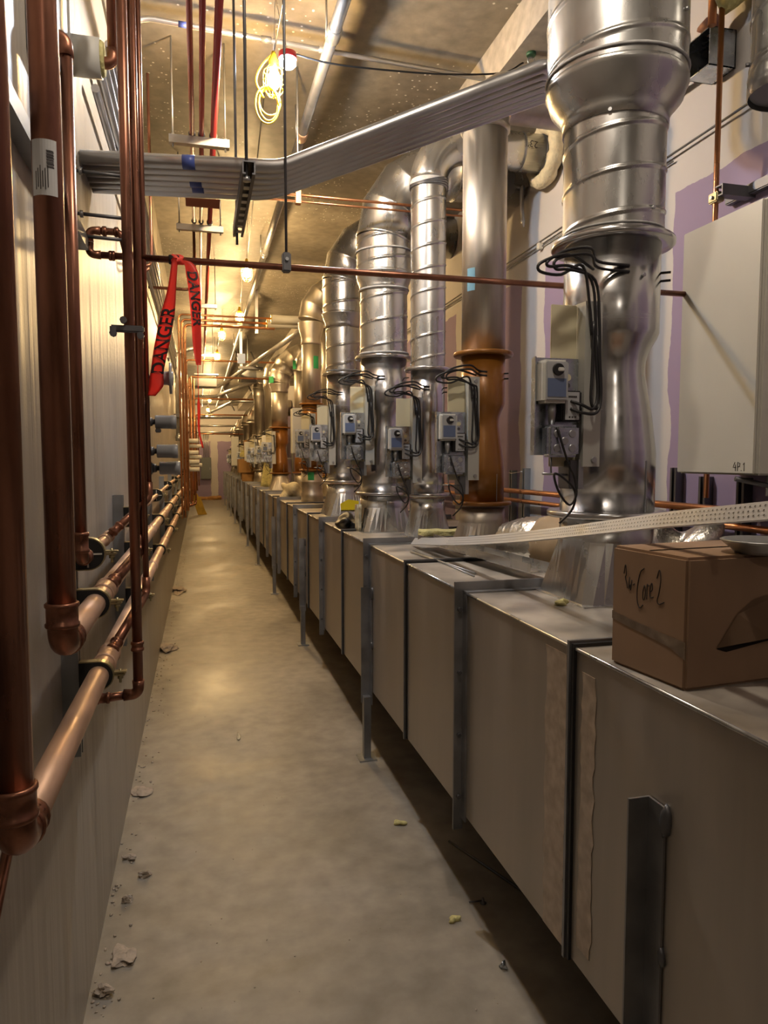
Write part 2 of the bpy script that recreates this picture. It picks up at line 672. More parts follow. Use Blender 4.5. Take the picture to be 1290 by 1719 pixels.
# ------------------------------------------------------------------ the room
struct('floor', box(nb(), XL - 0.2, XR + 0.2, Y0, Y1 + 0.2, -0.15, 0), FLOORM)
struct('ceiling', box(nb(), XL - 0.2, XR + 0.2, Y0, Y1 + 0.2, CEIL, CEIL + 0.2), CEILM)
struct('wall_left', box(nb(), XL - 0.2, XL, Y0, Y1 + 0.2, 0, 3.45), WALLL)
struct('trim_1', box(nb(), XL - 0.2, XL + 0.01, Y0, Y1 + 0.2, 3.45, CEIL), CEILM)
struct('wall_right', box(nb(), XR, XR + 0.2, Y0, Y1 + 0.2, 0, 3.6), DRYW)
struct('wall_far', box(nb(), XL, XR, Y1, Y1 + 0.2, 0, CEIL), DRYF)
struct('wall_back', box(nb(), XL, XR, Y0, Y0 + 0.1, 0, CEIL), WALLL)
struct('trim_2', box(nb(), 1.54, XR + 0.2, Y0, Y1 + 0.2, 3.6, CEIL), BEAMM)   # concrete beam along the right wall

# ------------------------------------------------------------------ the long plenum duct, section by section
DX0, DX1, DZ0, DZ1 = 0.87, 1.86, 0.37, 1.15
BOUNDS = [-0.66, 0.80, 2.28, 3.69, 5.16, 6.65, 8.10, 9.55, 11.0, 12.45, 13.9, 15.35, 16.8, 18.25, 19.7, 21.15, 22.6, 24.05, 25.5, 27.0]
LEGS = [1.215 + 2.45 * k for k in range(11)]
ORD = ['beneath the big cardboard box', 'with the yellow scrap of fibre on top', 'under the two thin steel rods',
       'holding the black work glove', 'between the glove and the beige crumpled fibre', 'beside the beige crumpled fibre',
       'just past the crumpled fibre', 'below the narrow brown riser neck', 'just past the leaning yellow boards',
       'next to the far brown boxes', 'under the far brown boxes']


def duct_section(i, ya, yb):
    names = {0: 'steel plenum duct section running out of the frame behind the camera',
             1: 'nearest steel plenum duct section with tape strips, under the cardboard box',
             2: 'second steel plenum duct section, in front of the loose rods',
             3: 'third steel plenum duct section with the black glove on its top',
             4: 'fourth steel plenum duct section, under the yellow-stickered riser',
             5: 'fifth steel plenum duct section, under the green-labelled brown riser',
             6: 'sixth steel plenum duct section, under the beige crumpled fibre',
             7: 'seventh steel plenum duct section, before the far narrow brown riser',
             8: 'eighth steel plenum duct section, under the far narrow brown riser',
             9: 'ninth steel plenum duct section, just beyond the leaning yellow boards'}
    lab = names.get(i, 'small distant steel plenum duct section near the far purple wall')
    t = thing('plenum_duct', lab, 'duct', ((DX0 + DX1) / 2, (ya + yb) / 2, DZ0), 'plenum duct sections along the right')
    e = 0.004
    link('casing', box(nb(), DX0, DX1, ya + e, yb - e, DZ0, DZ1 - 0.004), DUCTM, t)
    link('top_panel', box(nb(), DX0 - 0.003, DX1, ya + e, yb - e, DZ1 - 0.004, DZ1), DUCTT, t)
    link('highlight_hem', sweep(nb(), [(DX0 - 0.001, ya + 0.012, DZ1 - 0.003), (DX0 - 0.001, yb - 0.012, DZ1 - 0.003)], 0.0045, 10), GALV, t)  # rounded edge in brighter metal, added to draw the edge highlight
    ym = (ya + yb) / 2
    s = nb()
    prism(s, [(DX0 - 0.012, DZ0 - 0.01), (DX0, DZ0 - 0.01), (DX0, DZ1), (DX1, DZ1), (DX1, DZ1 + 0.014), (DX0 - 0.012, DZ1 + 0.014)], 'Y', ym - 0.006, ym + 0.004)
    link('standing_seam', s, ANGLE, t)
    lip = nb()
    prism(lip, [(DX0 - 0.008, DZ0 - 0.006), (DX0, DZ0 - 0.006), (DX0, DZ1), (DX1, DZ1), (DX1, DZ1 + 0.009), (DX0 - 0.008, DZ1 + 0.009)], 'Y', ym - 0.022, ym - 0.011)
    link('seam_gasket', lip, BLACK, t)
    # back-to-back angle frame at the far end of the section
    for a, b_, zz in ((yb - 0.03, yb - 0.002, 0.0),):
        f = nb()
        h = 0.034
        prism(f, [(DX0 - h, DZ0 - 0.06), (DX0, DZ0 - 0.06), (DX0, DZ1), (DX1, DZ1), (DX1, DZ1 + h), (DX0 - h, DZ1 + h)], 'Y', yb - 0.0045, yb - 0.0005)
        link('angle_frame', f, ANGLE, t)
        f = nb()
        prism(f, [(DX0 - 0.005, DZ0 - 0.02), (DX0, DZ0 - 0.02), (DX0, DZ1), (DX1, DZ1), (DX1, DZ1 + 0.005), (DX0 - 0.005, DZ1 + 0.005)], 'Y', yb - 0.04, yb - 0.005)
        link('frame_flange', f, ANGLE, t)
    if i > 0:
        f = nb()
        h = 0.034
        prism(f, [(DX0 - h, DZ0 - 0.06), (DX0, DZ0 - 0.06), (DX0, DZ1), (DX1, DZ1), (DX1, DZ1 + h), (DX0 - h, DZ1 + h)], 'Y', ya + 0.0005, ya + 0.0045)
        link('angle_frame', f, ANGLE, t)
        if i <= 4:
            for k in range(4):
                z = DZ0 + 0.06 + 0.22 * k
                link('bolt', sweep(nb(), [(DX0 - 0.017, yb - 0.016, z), (DX0 - 0.017, yb - 0.0045, z)], 0.008, 6), DARKST, t)
    for y in LEGS:
        if ya <= y < yb:
            b = nb()
            prism(b, [(DX0 - 0.052, y + 0.005), (DX0 - 0.002, y + 0.005), (DX0 - 0.002, y - 0.050), (DX0 - 0.007, y - 0.050), (DX0 - 0.007, y), (DX0 - 0.052, y)], 'Z', 0.30, 0.925)
            lg = link('leg', b, ANGLE, t)
            b = nb()
            prism(b, [(DX0 - 0.046, y - 0.041), (DX0 - 0.008, y - 0.041), (DX0 - 0.008, y - 0.001), (DX0 - 0.046, y - 0.001)], 'Z', 0.008, 0.34)
            ft = link('foot', b, ANGLE, lg)
            link('foot_plate', box(nb(), DX0 - 0.075, DX0 + 0.02, y - 0.07, y + 0.03, 0.0, 0.008), STEEL, t)
            if i <= 4:
                w = blob(nb(), (DX0 - 0.004, y - 0.05, 0.895), (0.012, 0.012, 0.035), 3, 2, 0.3, False)
                link('weld', w, DARKST, lg)
                w = blob(nb(), (DX0 - 0.004, y - 0.052, 0.62), (0.008, 0.009, 0.022), 5, 2, 0.3, False)
                link('weld', w, DARKST, lg)
    return t


sections = [duct_section(i, BOUNDS[i], BOUNDS[i + 1]) for i in range(len(BOUNDS) - 1)]
for k, (x, y, r) in enumerate(((1.10, 1.06, 0.060), (1.20, 0.98, 0.075), (1.01, 0.97, 0.05))):
    q = link('ring_mark', sweep(nb(), ring_pts((x, y, DZ1 + 0.0002), r, 'Z', 40), 0.0022, 6, flat=(1.0, 1.0)), ANGLE, sections[1])
    q['label'] = 'dark round stain ring'
# packing-tape strips stuck on the nearest section's face
for (a, b_, z0, z1) in ((1.56, 1.67, 0.37, 1.12), (1.43, 1.49, 0.42, 1.10)):
    t_ = nb()
    rnd = random.Random(int(a * 100))
    n = 26
    L_ = [(a + rnd.uniform(-0.006, 0.006), z0 + (z1 - z0) * k / n) for k in range(n + 1)]
    R_ = [(b_ + rnd.uniform(-0.006, 0.006), z0 + (z1 - z0) * k / n) for k in range(n + 1)]
    prism(t_, L_ + R_[::-1], 'X', DX0 - 0.0016, DX0 - 0.0002)
    tp = link('tape_strip', t_, TAPEC, sections[1])
    tp['label'] = 'wrinkled clear packing tape strip'

# ------------------------------------------------------------------ risers with venturi valves


def arc_pts(c, z0, R, a_end, n):
    """path turning from up to +X"""
    return [(c[0] + R - R * math.cos(a), c[1], z0 + R * math.sin(a)) for a in [a_end * k / n for k in range(n + 1)]]


def gored(bm, X, Y, r, z0, R, a_end, n, x_end, seg=36, ridge=0.010):
    pts = [V(p) for p in arc_pts((X, Y), z0, R, a_end, n)]
    d = V((math.sin(a_end), 0, math.cos(a_end)))
    k = (x_end - pts[-1].x) / max(d.x, 1e-3)
    pts.append(pts[-1] + d * k)
    P, Rr = [], []
    for i, p in enumerate(pts):
        if 0 < i < len(pts) - 1 or i == 0:
            t = (pts[min(i + 1, len(pts) - 1)] - pts[max(i - 1, 0)]).normalized()
            for s, q in ((-0.012, 0), (-0.006, 1), (0.006, 1), (0.012, 0)):
                P.append(p + t * s)
                Rr.append(r + ridge * q * 0.6)
        else:
            P.append(p)
            Rr.append(r)
    sweep(bm, P, Rr, seg)
    return bm


def cable(root, pts, r=0.0045, n=5, m=None, name='cable'):
    return link(name, sweep(nb(), spline(pts, n), r, 8), m or BLACK, root)


def panel(t, X, Y, r, zt, zv, detail=2, off=None):
    """control panel on the aisle side of a valve: zt is the top of its bracket, zv the height where the tubes enter"""
    x0 = X - (off or r + 0.02)
    yp = Y - r - 0.015
    h = 0.48
    zb = zt - h
    pw = 0.15
    z_p1, z_p0 = zt - 0.162, zt - 0.446
    br = nb()
    box(br, x0, x0 + 0.055, yp - 0.035, yp - 0.031, zb, zt)
    box(br, x0, x0 + 0.004, yp - 0.031, yp + 0.05, zb, zt)
    box(br, x0 + 0.051, x0 + 0.055, yp - 0.031, yp + 0.02, zb, zt)
    link('bracket', br, GRAYP, t)
    link('cream_plate', bbox(nb(), x0 - 0.085, x0 - 0.001, yp + 0.012, yp + 0.018, zb, zt - 0.004, 0.002), CREAM, t)
    pl = nb()
    box(pl, x0 - pw, x0 - 0.001, yp, yp + 0.004, z_p0, z_p1)
    box(pl, x0 - pw, x0 - pw + 0.004, yp - 0.02, yp, z_p0, z_p1)
    p = link('mounting_plate', pl, ZINC, t)
    # actuator with dial and blue label
    a = link('actuator', bbox(nb(), x0 - pw + 0.008, x0 - pw + 0.088, yp - 0.06, yp - 0.001, z_p1 - 0.135, z_p1 - 0.012, 0.008), PLAST, t)
    ax0, ax1 = x0 - pw + 0.014, x0 - pw + 0.082
    link('face_plate', bbox(nb(), ax0, ax1, yp - 0.063, yp - 0.058, z_p1 - 0.128, z_p1 - 0.018, 0.003), PLASTD, a)
    link('blue_label', box(nb(), ax0 + 0.004, ax1 - 0.006, yp - 0.0645, yp - 0.063, z_p1 - 0.118, z_p1 - 0.066), BLUEL, a)
    cz = z_p1 - 0.041
    cx = (ax0 + ax1) / 2 + 0.002
    link('dial', sweep(nb(), [(cx, yp - 0.07, cz), (cx, yp - 0.058, cz)], [0.0165, 0.0185], 20), BLACK, a)
    link('dial_pointer', bbox(nb(), cx - 0.004, cx + 0.014, yp - 0.076, yp - 0.069, cz - 0.006, cz + 0.005, 0.002), PLAST, a)
    # controller module
    c = link('controller', bbox(nb(), x0 - 0.075, x0 - 0.012, yp - 0.045, yp - 0.001, z_p1 - 0.186, z_p1 - 0.098, 0.004), BLACK, t)
    link('face_plate', box(nb(), x0 - 0.066, x0 - 0.022, yp - 0.0475, yp - 0.0448, z_p1 - 0.182, z_p1 - 0.102), PLASTD, c)
    if detail > 1:
        mk = nb()
        for k in range(5):
            box(mk, x0 - 0.057 + k * 0.0055, x0 - 0.0525 + k * 0.0055, yp - 0.0482, yp - 0.0474, z_p1 - 0.118, z_p1 - 0.113)
        for k in range(3):
            box(mk, x0 - 0.055 + k * 0.009, x0 - 0.050 + k * 0.009, yp - 0.0482, yp - 0.0474, z_p1 - 0.176, z_p1 - 0.172)
        link('printed_marks', mk, INK, c)
    # junction box with knockouts
    jx0, jx1, jz0, jz1 = x0 - pw + 0.03, x0 - 0.018, z_p0 - 0.006, z_p0 + 0.088
    j = link('junction_box', bbox(nb(), jx0, jx1, yp - 0.05, yp - 0.001, jz0, jz1, 0.009, 3), ZINC, t)
    if detail > 1:
        for (kx, kz) in ((0.028, 0.026), (0.028, 0.068), (0.076, 0.026), (0.076, 0.068), (0.052, 0.047)):
            link('knockout', sweep(nb(), [(jx0 + kx, yp - 0.0535, jz0 + kz), (jx0 + kx, yp - 0.049, jz0 + kz)], [0.010, 0.0125], 16), STEEL, j)
        link('hole', sweep(nb(), [(x0 - 0.034, yp - 0.0012, z_p1 - 0.055), (x0 - 0.034, yp + 0.001, z_p1 - 0.055)], 0.010, 18), CREAM, p)
        link('hole', sweep(nb(), [(x0 - 0.034, yp - 0.0012, z_p1 - 0.078), (x0 - 0.034, yp + 0.001, z_p1 - 0.078)], 0.007, 14), DARKST, p)
        link('gland', sweep(nb(), [(x0 - pw + 0.05, yp - 0.03, z_p1 - 0.136), (x0 - pw + 0.05, yp - 0.03, z_p1 - 0.16), (x0 - pw + 0.05, yp - 0.03, jz1)], [0.012, 0.013, 0.009], 10), STEEL, t)
        for zz in (zb + 0.02, zt - 0.02):
            link('bracket_screw', sweep(nb(), [(x0 + 0.035, yp - 0.042, zz), (x0 + 0.035, yp - 0.034, zz)], 0.009, 8), STEEL, t)
    # upper cables: controller -> up the bracket -> loop -> into the valve
    yf = yp - 0.05
    for k, (dz, lx) in enumerate(((0.0, 0.0), (-0.022, 0.012))):
        cable(t, [(x0 - 0.05, yp - 0.046, z_p1 - 0.128 + dz), (x0 - 0.02, yf - 0.012, z_p1 - 0.14 + dz), (x0 + 0.015 + lx, yf - 0.01, z_p1 - 0.15 + dz * 0.5),
                  (x0 + 0.035 + lx, yf, z_p1 - 0.11), (x0 + 0.028 + lx, yf, z_p1), (x0 + 0.024 + lx, yf, zt - 0.06), (x0 + 0.005 + lx, yf - 0.004, zv - 0.085),
                  (x0 - 0.07, yf - 0.02, zv - 0.055 - 0.01 * k), (x0 - 0.135 + 0.02 * k, yf - 0.02, zv - 0.06 - 0.006 * k), (x0 - 0.14 + 0.02 * k, yf - 0.02, zv - 0.045),
                  (x0 - 0.08, yf - 0.01, zv - 0.01 - 0.015 * k), (x0 + 0.0, yf - 0.005, zv + 0.004 - 0.018 * k), (x0 + 0.07, Y - r * 0.95, zv - 0.008 - 0.018 * k), (X - r * 0.2, Y - r * 0.97, zv - 0.014 - 0.018 * k)])
    if detail > 1:
        cable(t, [(x0 + 0.012, yf, zt - 0.10), (x0 + 0.0, yf - 0.006, zt - 0.02), (x0 - 0.03, yf - 0.015, zv - 0.05), (x0 - 0.10, yf - 0.02, zv - 0.08), (x0 - 0.165, yf - 0.02, zv - 0.075),
                  (x0 - 0.16, yf - 0.02, zv - 0.05), (x0 - 0.07, yf - 0.01, zv - 0.02), (x0 + 0.06, Y - r * 0.9, zv - 0.03)])
        cable(t, [(x0 + 0.018, yf, zt - 0.06), (x0 + 0.016, yf, zt - 0.2), (x0 + 0.012, yf - 0.004, zt - 0.29), (x0 + 0.03, yf - 0.004, zt - 0.31), (x0 + 0.045, yf, zt - 0.27), (x0 + 0.03, yf, zt - 0.1)])
        for dz in (-0.015, -0.04):
            link('sensor_tube', sweep(nb(), [(X + r * 0.74, Y - r * 0.62, zv + dz), (X + r * 0.92, Y - r * 0.76, zv + dz)], 0.004, 6), BLACK, t)
    # lower lead, lever and potentiometer box
    lz = z_p0 - 0.055
    cable(t, [(x0 - pw + 0.055, yp - 0.055, jz1 - 0.008), (x0 - pw + 0.07, yp - 0.062, jz0 + 0.03), (x0 - pw + 0.095, yp - 0.058, jz0 - 0.03), (x0 - 0.035, yp - 0.05, lz - 0.01),
              (x0 - 0.03, yp - 0.055, lz - 0.06), (x0 - 0.05, yp - 0.05, lz - 0.09), (x0 - 0.085, yp - 0.05, lz - 0.05), (x0 - 0.10, yp - 0.05, lz + 0.0), (x0 - 0.07, yp - 0.05, lz - 0.012),
              (x0 - 0.03, yp - 0.045, lz - 0.05), (x0 - 0.035, yp - 0.045, lz - 0.1), (x0 - 0.075, yp - 0.04, lz - 0.145)], 0.0035)
    link('lever', sweep(nb(), [(x0 - 0.115, yp - 0.005, lz), (x0 - 0.02, yp - 0.005, lz - 0.004)], 0.0035, 8), STEEL, t)
    link('drive_rod', sweep(nb(), [(x0 - 0.085, yp + 0.0, z_p0), (x0 - 0.085, yp - 0.002, lz)], 0.003, 8), STEEL, t)
    q = link('position_box', bbox(nb(), x0 - 0.035, x0 + 0.004, yp - 0.02, yp + 0.05, lz - 0.045, lz + 0.04, 0.003), DARKST, t)
    link('cover', box(nb(), x0 - 0.008, x0 + 0.008, yp - 0.026, yp - 0.02, lz - 0.045, lz + 0.042), STEEL, q)


def valve_profile(r, rf, z0, z1):
    L = z1 - z0
    n = 0.74
    pts = [(r, 0.0), (r, 0.22), (r * 0.99, 0.235), (r * 0.90, 0.36), (r * 0.79, 0.47), (r * n, 0.52), (r * n, 0.56), (r * 0.765, 0.585), (r * 0.86, 0.625), (r * 0.96, 0.655), (r, 0.675), (r, 1.0)]
    return [(q, z0 + L * s) for q, s in pts]


def flange(t, X, Y, rf, z, m, th=0.02, bolts=False):
    b = nb()
    lathe(b, [(rf * 0.75, z - th / 2), (rf - 0.004, z - th / 2), (rf, z - th / 2 + 0.004), (rf, z + th / 2 - 0.004), (rf - 0.004, z + th / 2), (rf * 0.75, z + th / 2)], X, Y, 48)
    f = link('flange', b, m, t)
    if bolts:
        for k in range(8):
            a = k * PI / 4 + 0.3
            link('bolt', sweep(nb(), [(X + (rf - 0.014) * math.cos(a), Y + (rf - 0.014) * math.sin(a), z - th / 2 - 0.008), (X + (rf - 0.014) * math.cos(a), Y + (rf - 0.014) * math.sin(a), z + th / 2 + 0.008)], 0.006, 6), STEEL, f)
    return f


def square_base(t, X, Y, hx, hy, r, zt, z0=DZ1, m=None):
    """square-to-round transition"""
    b = nb()
    n = 40
    zc = zt - 0.07
    sq, ci, ct = [], [], []
    for k in range(n):
        a = 2 * PI * (k + 0.5) / n
        c, s = math.cos(a), math.sin(a)
        q = 1 / max(abs(c), abs(s))
        sq.append(b.verts.new((X + hx * c * q, Y + hy * s * q, z0)))
        ci.append(b.verts.new((X + r * c, Y + r * s, zc)))
        ct.append(b.verts.new((X + r * c, Y + r * s, zt)))
    for k in range(n):
        b.faces.new((sq[k], sq[(k + 1) % n], ci[(k + 1) % n], ci[k]))
        f = b.faces.new((ci[k], ci[(k + 1) % n], ct[(k + 1) % n], ct[k]))
        f.smooth = True
    b.faces.new(ct)
    o = link('transition_base', b, m or GALV, t)
    b = nb()
    prism(b, [(X - hx - 0.015, Y - hy - 0.015), (X + hx + 0.015, Y - hy - 0.015), (X + hx + 0.015, Y + hy + 0.015), (X - hx - 0.015, Y + hy + 0.015)], 'Z', z0, z0 + 0.004)
    link('base_flange', b, m or GALV, t)
    return o


def valve(t, X, Y, r, rf, zf1, zf2, m):
    link('valve_body', lathe(nb(), valve_profile(r, rf, zf1 + 0.01, zf2 - 0.01), X, Y, 48), m, t)
    b = nb()
    box(b, X + r * 0.32, X + r * 0.34, Y - r * 0.955, Y - r * 0.93, zf1 + 0.012, zf1 + 0.2 * (zf2 - zf1))
    link('body_seam', b, STEEL, t)
    flange(t, X, Y, rf, zf1, m)
    flange(t, X, Y, rf, zf2, m)


def reducer(t, X, Y, r0, r1, z0, z1, lip=0.004, m=None, ru=None):
    link('reducer', lathe(nb(), [(r0 + 0.004, z0 - 0.03), (r0 + 0.005, z0), (r0 + (r1 - r0) * 0.25, z0 + 0.2 * (z1 - z0)), (r0 + (r1 - r0) * 0.8, z0 + 0.6 * (z1 - z0)), (r1, z1), (r1 + lip, z1 + 0.006), (r1 + lip, z1 + 0.016), (r1, z1 + 0.022)], X, Y, 44), m or GALV, t)


def bead(t, X, Y, r, z, m=None, tilt=0.0, th=0.006, name='seam_ring'):
    pts = [(X + r * math.cos(a), Y + r * math.sin(a), z + tilt * math.sin(a + 1)) for a in [2 * PI * k / 40 for k in range(41)]]
    link(name, sweep(nb(), pts, th, 6), m or PUTTY, t)


# riser 1: the big near one
R1 = thing('exhaust_riser', 'nearest and widest galvanized exhaust riser with a control panel, behind the cardboard box', 'duct riser', (1.30, 2.10, DZ1), 'exhaust risers on the plenum')
X, Y = 1.30, 2.10
square_base(R1, X, Y, 0.165, 0.165, 0.150, 1.41)
valve(R1, X, Y, 0.150, 0.192, 1.425, 2.285, ALU)
link('spiral_pipe', spiral(nb(), X, Y, 0.157, 2.29, 2.68, 0.128), GALV, R1)
reducer(R1, X, Y, 0.158, 0.214, 2.665, 2.755)
link('upper_pipe', spiral(nb(), X, Y, 0.213, 2.775, 3.58, 0.16), GALV, R1)
bead(R1, X, Y, 0.215, 2.80, PUTTY, 0.004, 0.005)
bead(R1, X, Y, 0.158, 2.315, PUTTY, 0.002, 0.004)
for (sx, sy, sz, rr) in ((-0.6, -0.8, 2.64, 0.158), (0.25, -0.97, 2.36, 0.158), (0.55, -0.83, 2.93, 0.214), (-0.85, -0.52, 2.83, 0.214), (0.1, -0.99, 2.16, 0.151)):
    link('screw', sweep(nb(), [(X + sx * rr, Y + sy * rr, sz), (X + sx * (rr + 0.008), Y + sy * (rr + 0.008), sz)], 0.006, 6), STEEL, R1)
panel(R1, X, Y, 0.150, 2.06, 2.20, off=0.205)

# riser 2: brown-coated valve, tall straight steel pipe
X, Y = 1.35, 3.30
R2 = thing('exhaust_riser', 'exhaust riser with a dark brown coated valve under a plain straight steel pipe', 'duct riser', (X, Y, DZ1), 'exhaust risers on the plenum')
square_base(R2, X, Y, 0.13, 0.13, 0.112, 1.365, m=GALV2)
valve(R2, X, Y, 0.107, 0.145, 1.388, 2.11, ORANGE)
link('straight_pipe', lathe(nb(), [(0.106, 2.12), (0.106, 3.17)], X, Y, 44), GALV2, R2)
link('collar', lathe(nb(), [(0.107, 3.150), (0.117, 3.156), (0.117, 3.176), (0.111, 3.182), (0.111, 3.24), (0.109, 3.25)], X, Y, 44), GALV2, R2)
b = nb()
sweep(b, arc_pts((X, Y), 3.20, 0.13, PI / 2, 8) + [(1.75, Y, 3.33), (2.07, Y, 3.33)], [0.108] * 6 + [0.112] * 5, 36)
link('elbow', b, GALV2, R2)
link('clamp_screw', sweep(nb(), [(X - 0.01, Y - 0.110, 3.212), (X - 0.01, Y - 0.125, 3.212)], 0.011, 8), DARKST, R2)
bt = nb()
for k in range(5):
    pass
pts = [(X - 0.106 * math.cos(a), Y - 0.1075 * math.sin(a)) for a in [0.35 + 0.07 * k for k in range(7)]]
inn = [(X - 0.1055 * math.cos(a), Y - 0.1060 * math.sin(a)) for a in [0.35 + 0.07 * k for k in range(7)]]
prism(bt, pts + inn[::-1], 'Z', 2.40, 2.505)
link('tape_patch', bt, BLUET, R2)['label'] = 'blue painter tape patch'
bt = nb()
prism(bt, [(X - 0.118, Y - 0.128), (X - 0.06, Y - 0.128), (X - 0.06, Y - 0.131), (X - 0.118, Y - 0.131)], 'Z', 1.16, 1.24)
link('tape_patch', bt, BLUET, R2)['label'] = 'blue painter tape patch'
panel(R2, X, Y, 0.107, 1.985, 2.03, off=0.135)

# riser 3: slim spiral pipe with a long smooth elbow into the wall
X, Y = 1.30, 4.02
R3 = thing('exhaust_riser', 'slim galvanized spiral riser with a smooth elbow into the right wall', 'duct riser', (X, Y, DZ1), 'exhaust risers on the plenum')
square_base(R3, X, Y, 0.115, 0.115, 0.104, 1.375)
valve(R3, X, Y, 0.100, 0.138, 1.397, 2.122, ALU)
link('spiral_pipe', spiral(nb(), X, Y, 0.101, 2.13, 3.19, 0.125), GALV, R3)
b = nb()
P = arc_pts((X, Y), 3.18, 0.23, PI / 2, 14) + [(2.075, Y, 3.41)]
sweep(b, P, [0.104] + [0.106] * 13 + [0.106, 0.106], 40)
link('elbow', b, GALV, R3)
for xx in (1.70, 1.86, 1.99):
    link('seam_ring', sweep(nb(), ring_pts((xx, Y, 3.41), 0.107, 'X', 40), 0.003, 6), DARKST, R3)
link('band', lathe(nb(), [(0.102, 3.14), (0.107, 3.145), (0.107, 3.185), (0.102, 3.19)], X, Y, 40), PUTTY, R3)
for k in range(4):
    bead(R3, X, Y, 0.108, 3.15 + 0.012 * k, DARKST, 0.006 + 0.008 * k, 0.0025, 'tie_wire')
txt = text_bm('23"', 0.055, (1.93, Y - 0.108, 3.43), (-1, 0, 0.1), (-0.1, 0, -1))
link('handwriting', txt, INK, R3)
panel(R3, X, Y, 0.100, 1.95, 2.03, off=0.135)

# fire-stop collar round the pipe at the wall
b = nb()
P = ring_pts((2.02, 4.02, 3.41), 0.145, 'X', 30)
sweep(b, P, 0.042, 12)
for v in b.verts:
    v.co += V((random.uniform(-1, 1), random.uniform(-1, 1), random.uniform(-1, 1))) * 0.006
one('insulation_collar', b, YELLOWP, 'ragged pale fibre collar around the horizontal pipe where it meets the right wall', 'insulation')

# riser 4: wide spiral with reducer and gored elbow
X, Y = 1.15, 4.47
R4 = thing('exhaust_riser', 'wide galvanized riser with a segmented elbow, standing behind the black glove', 'duct riser', (X, Y, DZ1), 'exhaust risers on the plenum')
square_base(R4, X, Y, 0.17, 0.19, 0.152, 1.37)
valve(R4, X, Y, 0.147, 0.183, 1.386, 2.243, ALU)
link('spiral_pipe', spiral(nb(), X, Y, 0.150, 2.25, 2.69, 0.15), GALV, R4)
reducer(R4, X, Y, 0.151, 0.173, 2.68, 2.75)
bead(R4, X, Y, 0.154, 2.665, PUTTY, 0.004, 0.007, 'sealant_bead')
bead(R4, X, Y, 0.153, 2.268, PUTTY, 0.003, 0.008, 'sealant_bead')
link('upper_pipe', spiral(nb(), X, Y, 0.172, 2.77, 2.99, 0.14), GALV, R4)
link('gored_elbow', gored(nb(), X, Y, 0.172, 2.98, 0.46, PI / 2, 4, 2.07), GALV, R4)
bead(R4, X, Y, 0.175, 2.90, PUTTY, 0.006, 0.006, 'sealant_bead')
panel(R4, X, Y, 0.147, 2.05, 2.13, off=0.165)

# riser 5
X, Y = 1.15, 5.80
R5 = thing('exhaust_riser', 'galvanized riser with a yellow sticker on its base and a segmented elbow above', 'duct riser', (X, Y, DZ1), 'exhaust risers on the plenum')
square_base(R5, X, Y, 0.17, 0.19, 0.140, 1.40)
valve(R5, X, Y, 0.135, 0.170, 1.425, 2.293, ALU)
link('spiral_pipe', spiral(nb(), X, Y, 0.140, 2.30, 2.70, 0.15), GALV, R5)
reducer(R5, X, Y, 0.141, 0.165, 2.69, 2.76)
link('upper_pipe', spiral(nb(), X, Y, 0.164, 2.78, 3.04, 0.16), GALV, R5)
link('gored_elbow', gored(nb(), X, Y, 0.164, 3.03, 0.42, PI / 2, 4, 2.07), GALV, R5)
bead(R5, X, Y, 0.143, 2.318, PUTTY, 0.003, 0.007, 'sealant_bead')
st = nb()
prism(st, [(X - 0.06, 1.20), (X + 0.08, 1.20), (X + 0.085, 1.27), (X + 0.0, 1.285), (X - 0.065, 1.25)], 'Y', Y - 0.197, Y - 0.188)
link('sticker', st, YSTICK, R5)['label'] = 'yellow sticker patch'
panel(R5, X, Y, 0.135, 2.04, 2.15, off=0.155)

# riser 6: brown valve with green labels
X, Y = 1.17, 7.65
R6 = thing('exhaust_riser', 'beige steel riser with a brown valve and green labels, beside the crumpled fibre', 'duct riser', (X, Y, DZ1), 'exhaust risers on the plenum')
link('round_base', lathe(nb(), [(0.118, DZ1), (0.118, 1.24), (0.112, 1.25), (0.112, 1.36), (0.115, 1.365), (0.112, 1.37), (0.112, 1.48)], X, Y, 40), GALV2, R6)
valve(R6, X, Y, 0.105, 0.135, 1.49, 2.19, ORANGE)
link('straight_pipe', lathe(nb(), [(0.100, 2.2), (0.100, 2.83)], X, Y, 40), GALV2, R6)
link('reducer', lathe(nb(), [(0.102, 2.815), (0.106, 2.83), (0.103, 2.86), (0.103, 2.885), (0.133, 2.99), (0.133, 3.03), (0.136, 3.04), (0.133, 3.05)], X, Y, 40), GALV2, R6)
link('gored_elbow', gored(nb(), X, Y, 0.132, 3.08, 0.36, PI / 2, 4, 2.07, ridge=0.006), GALV2, R6)
for (z, hh) in ((2.56, 0.13), (1.385, 0.085)):
    q = nb()
    rr = 0.1005 if z > 2 else 0.1125
    pts = [(X + (rr + 0.0012) * math.sin(a), Y - (rr + 0.0012) * math.cos(a)) for a in [0.0 + 0.1 * k - (0.55 if z < 2 else -0.1) for k in range(7)]]
    inn = [(X + (rr - 0.0005) * math.sin(a), Y - (rr - 0.0005) * math.cos(a)) for a in [0.0 + 0.1 * k - (0.55 if z < 2 else -0.1) for k in range(7)]]
    prism(q, pts + inn[::-1], 'Z', z, z + hh)
    link('label_patch', q, GREENT, R6)['label'] = 'green tape label'
panel(R6, X + 0.05, Y - 0.25, 0.105, 2.07, 2.12)

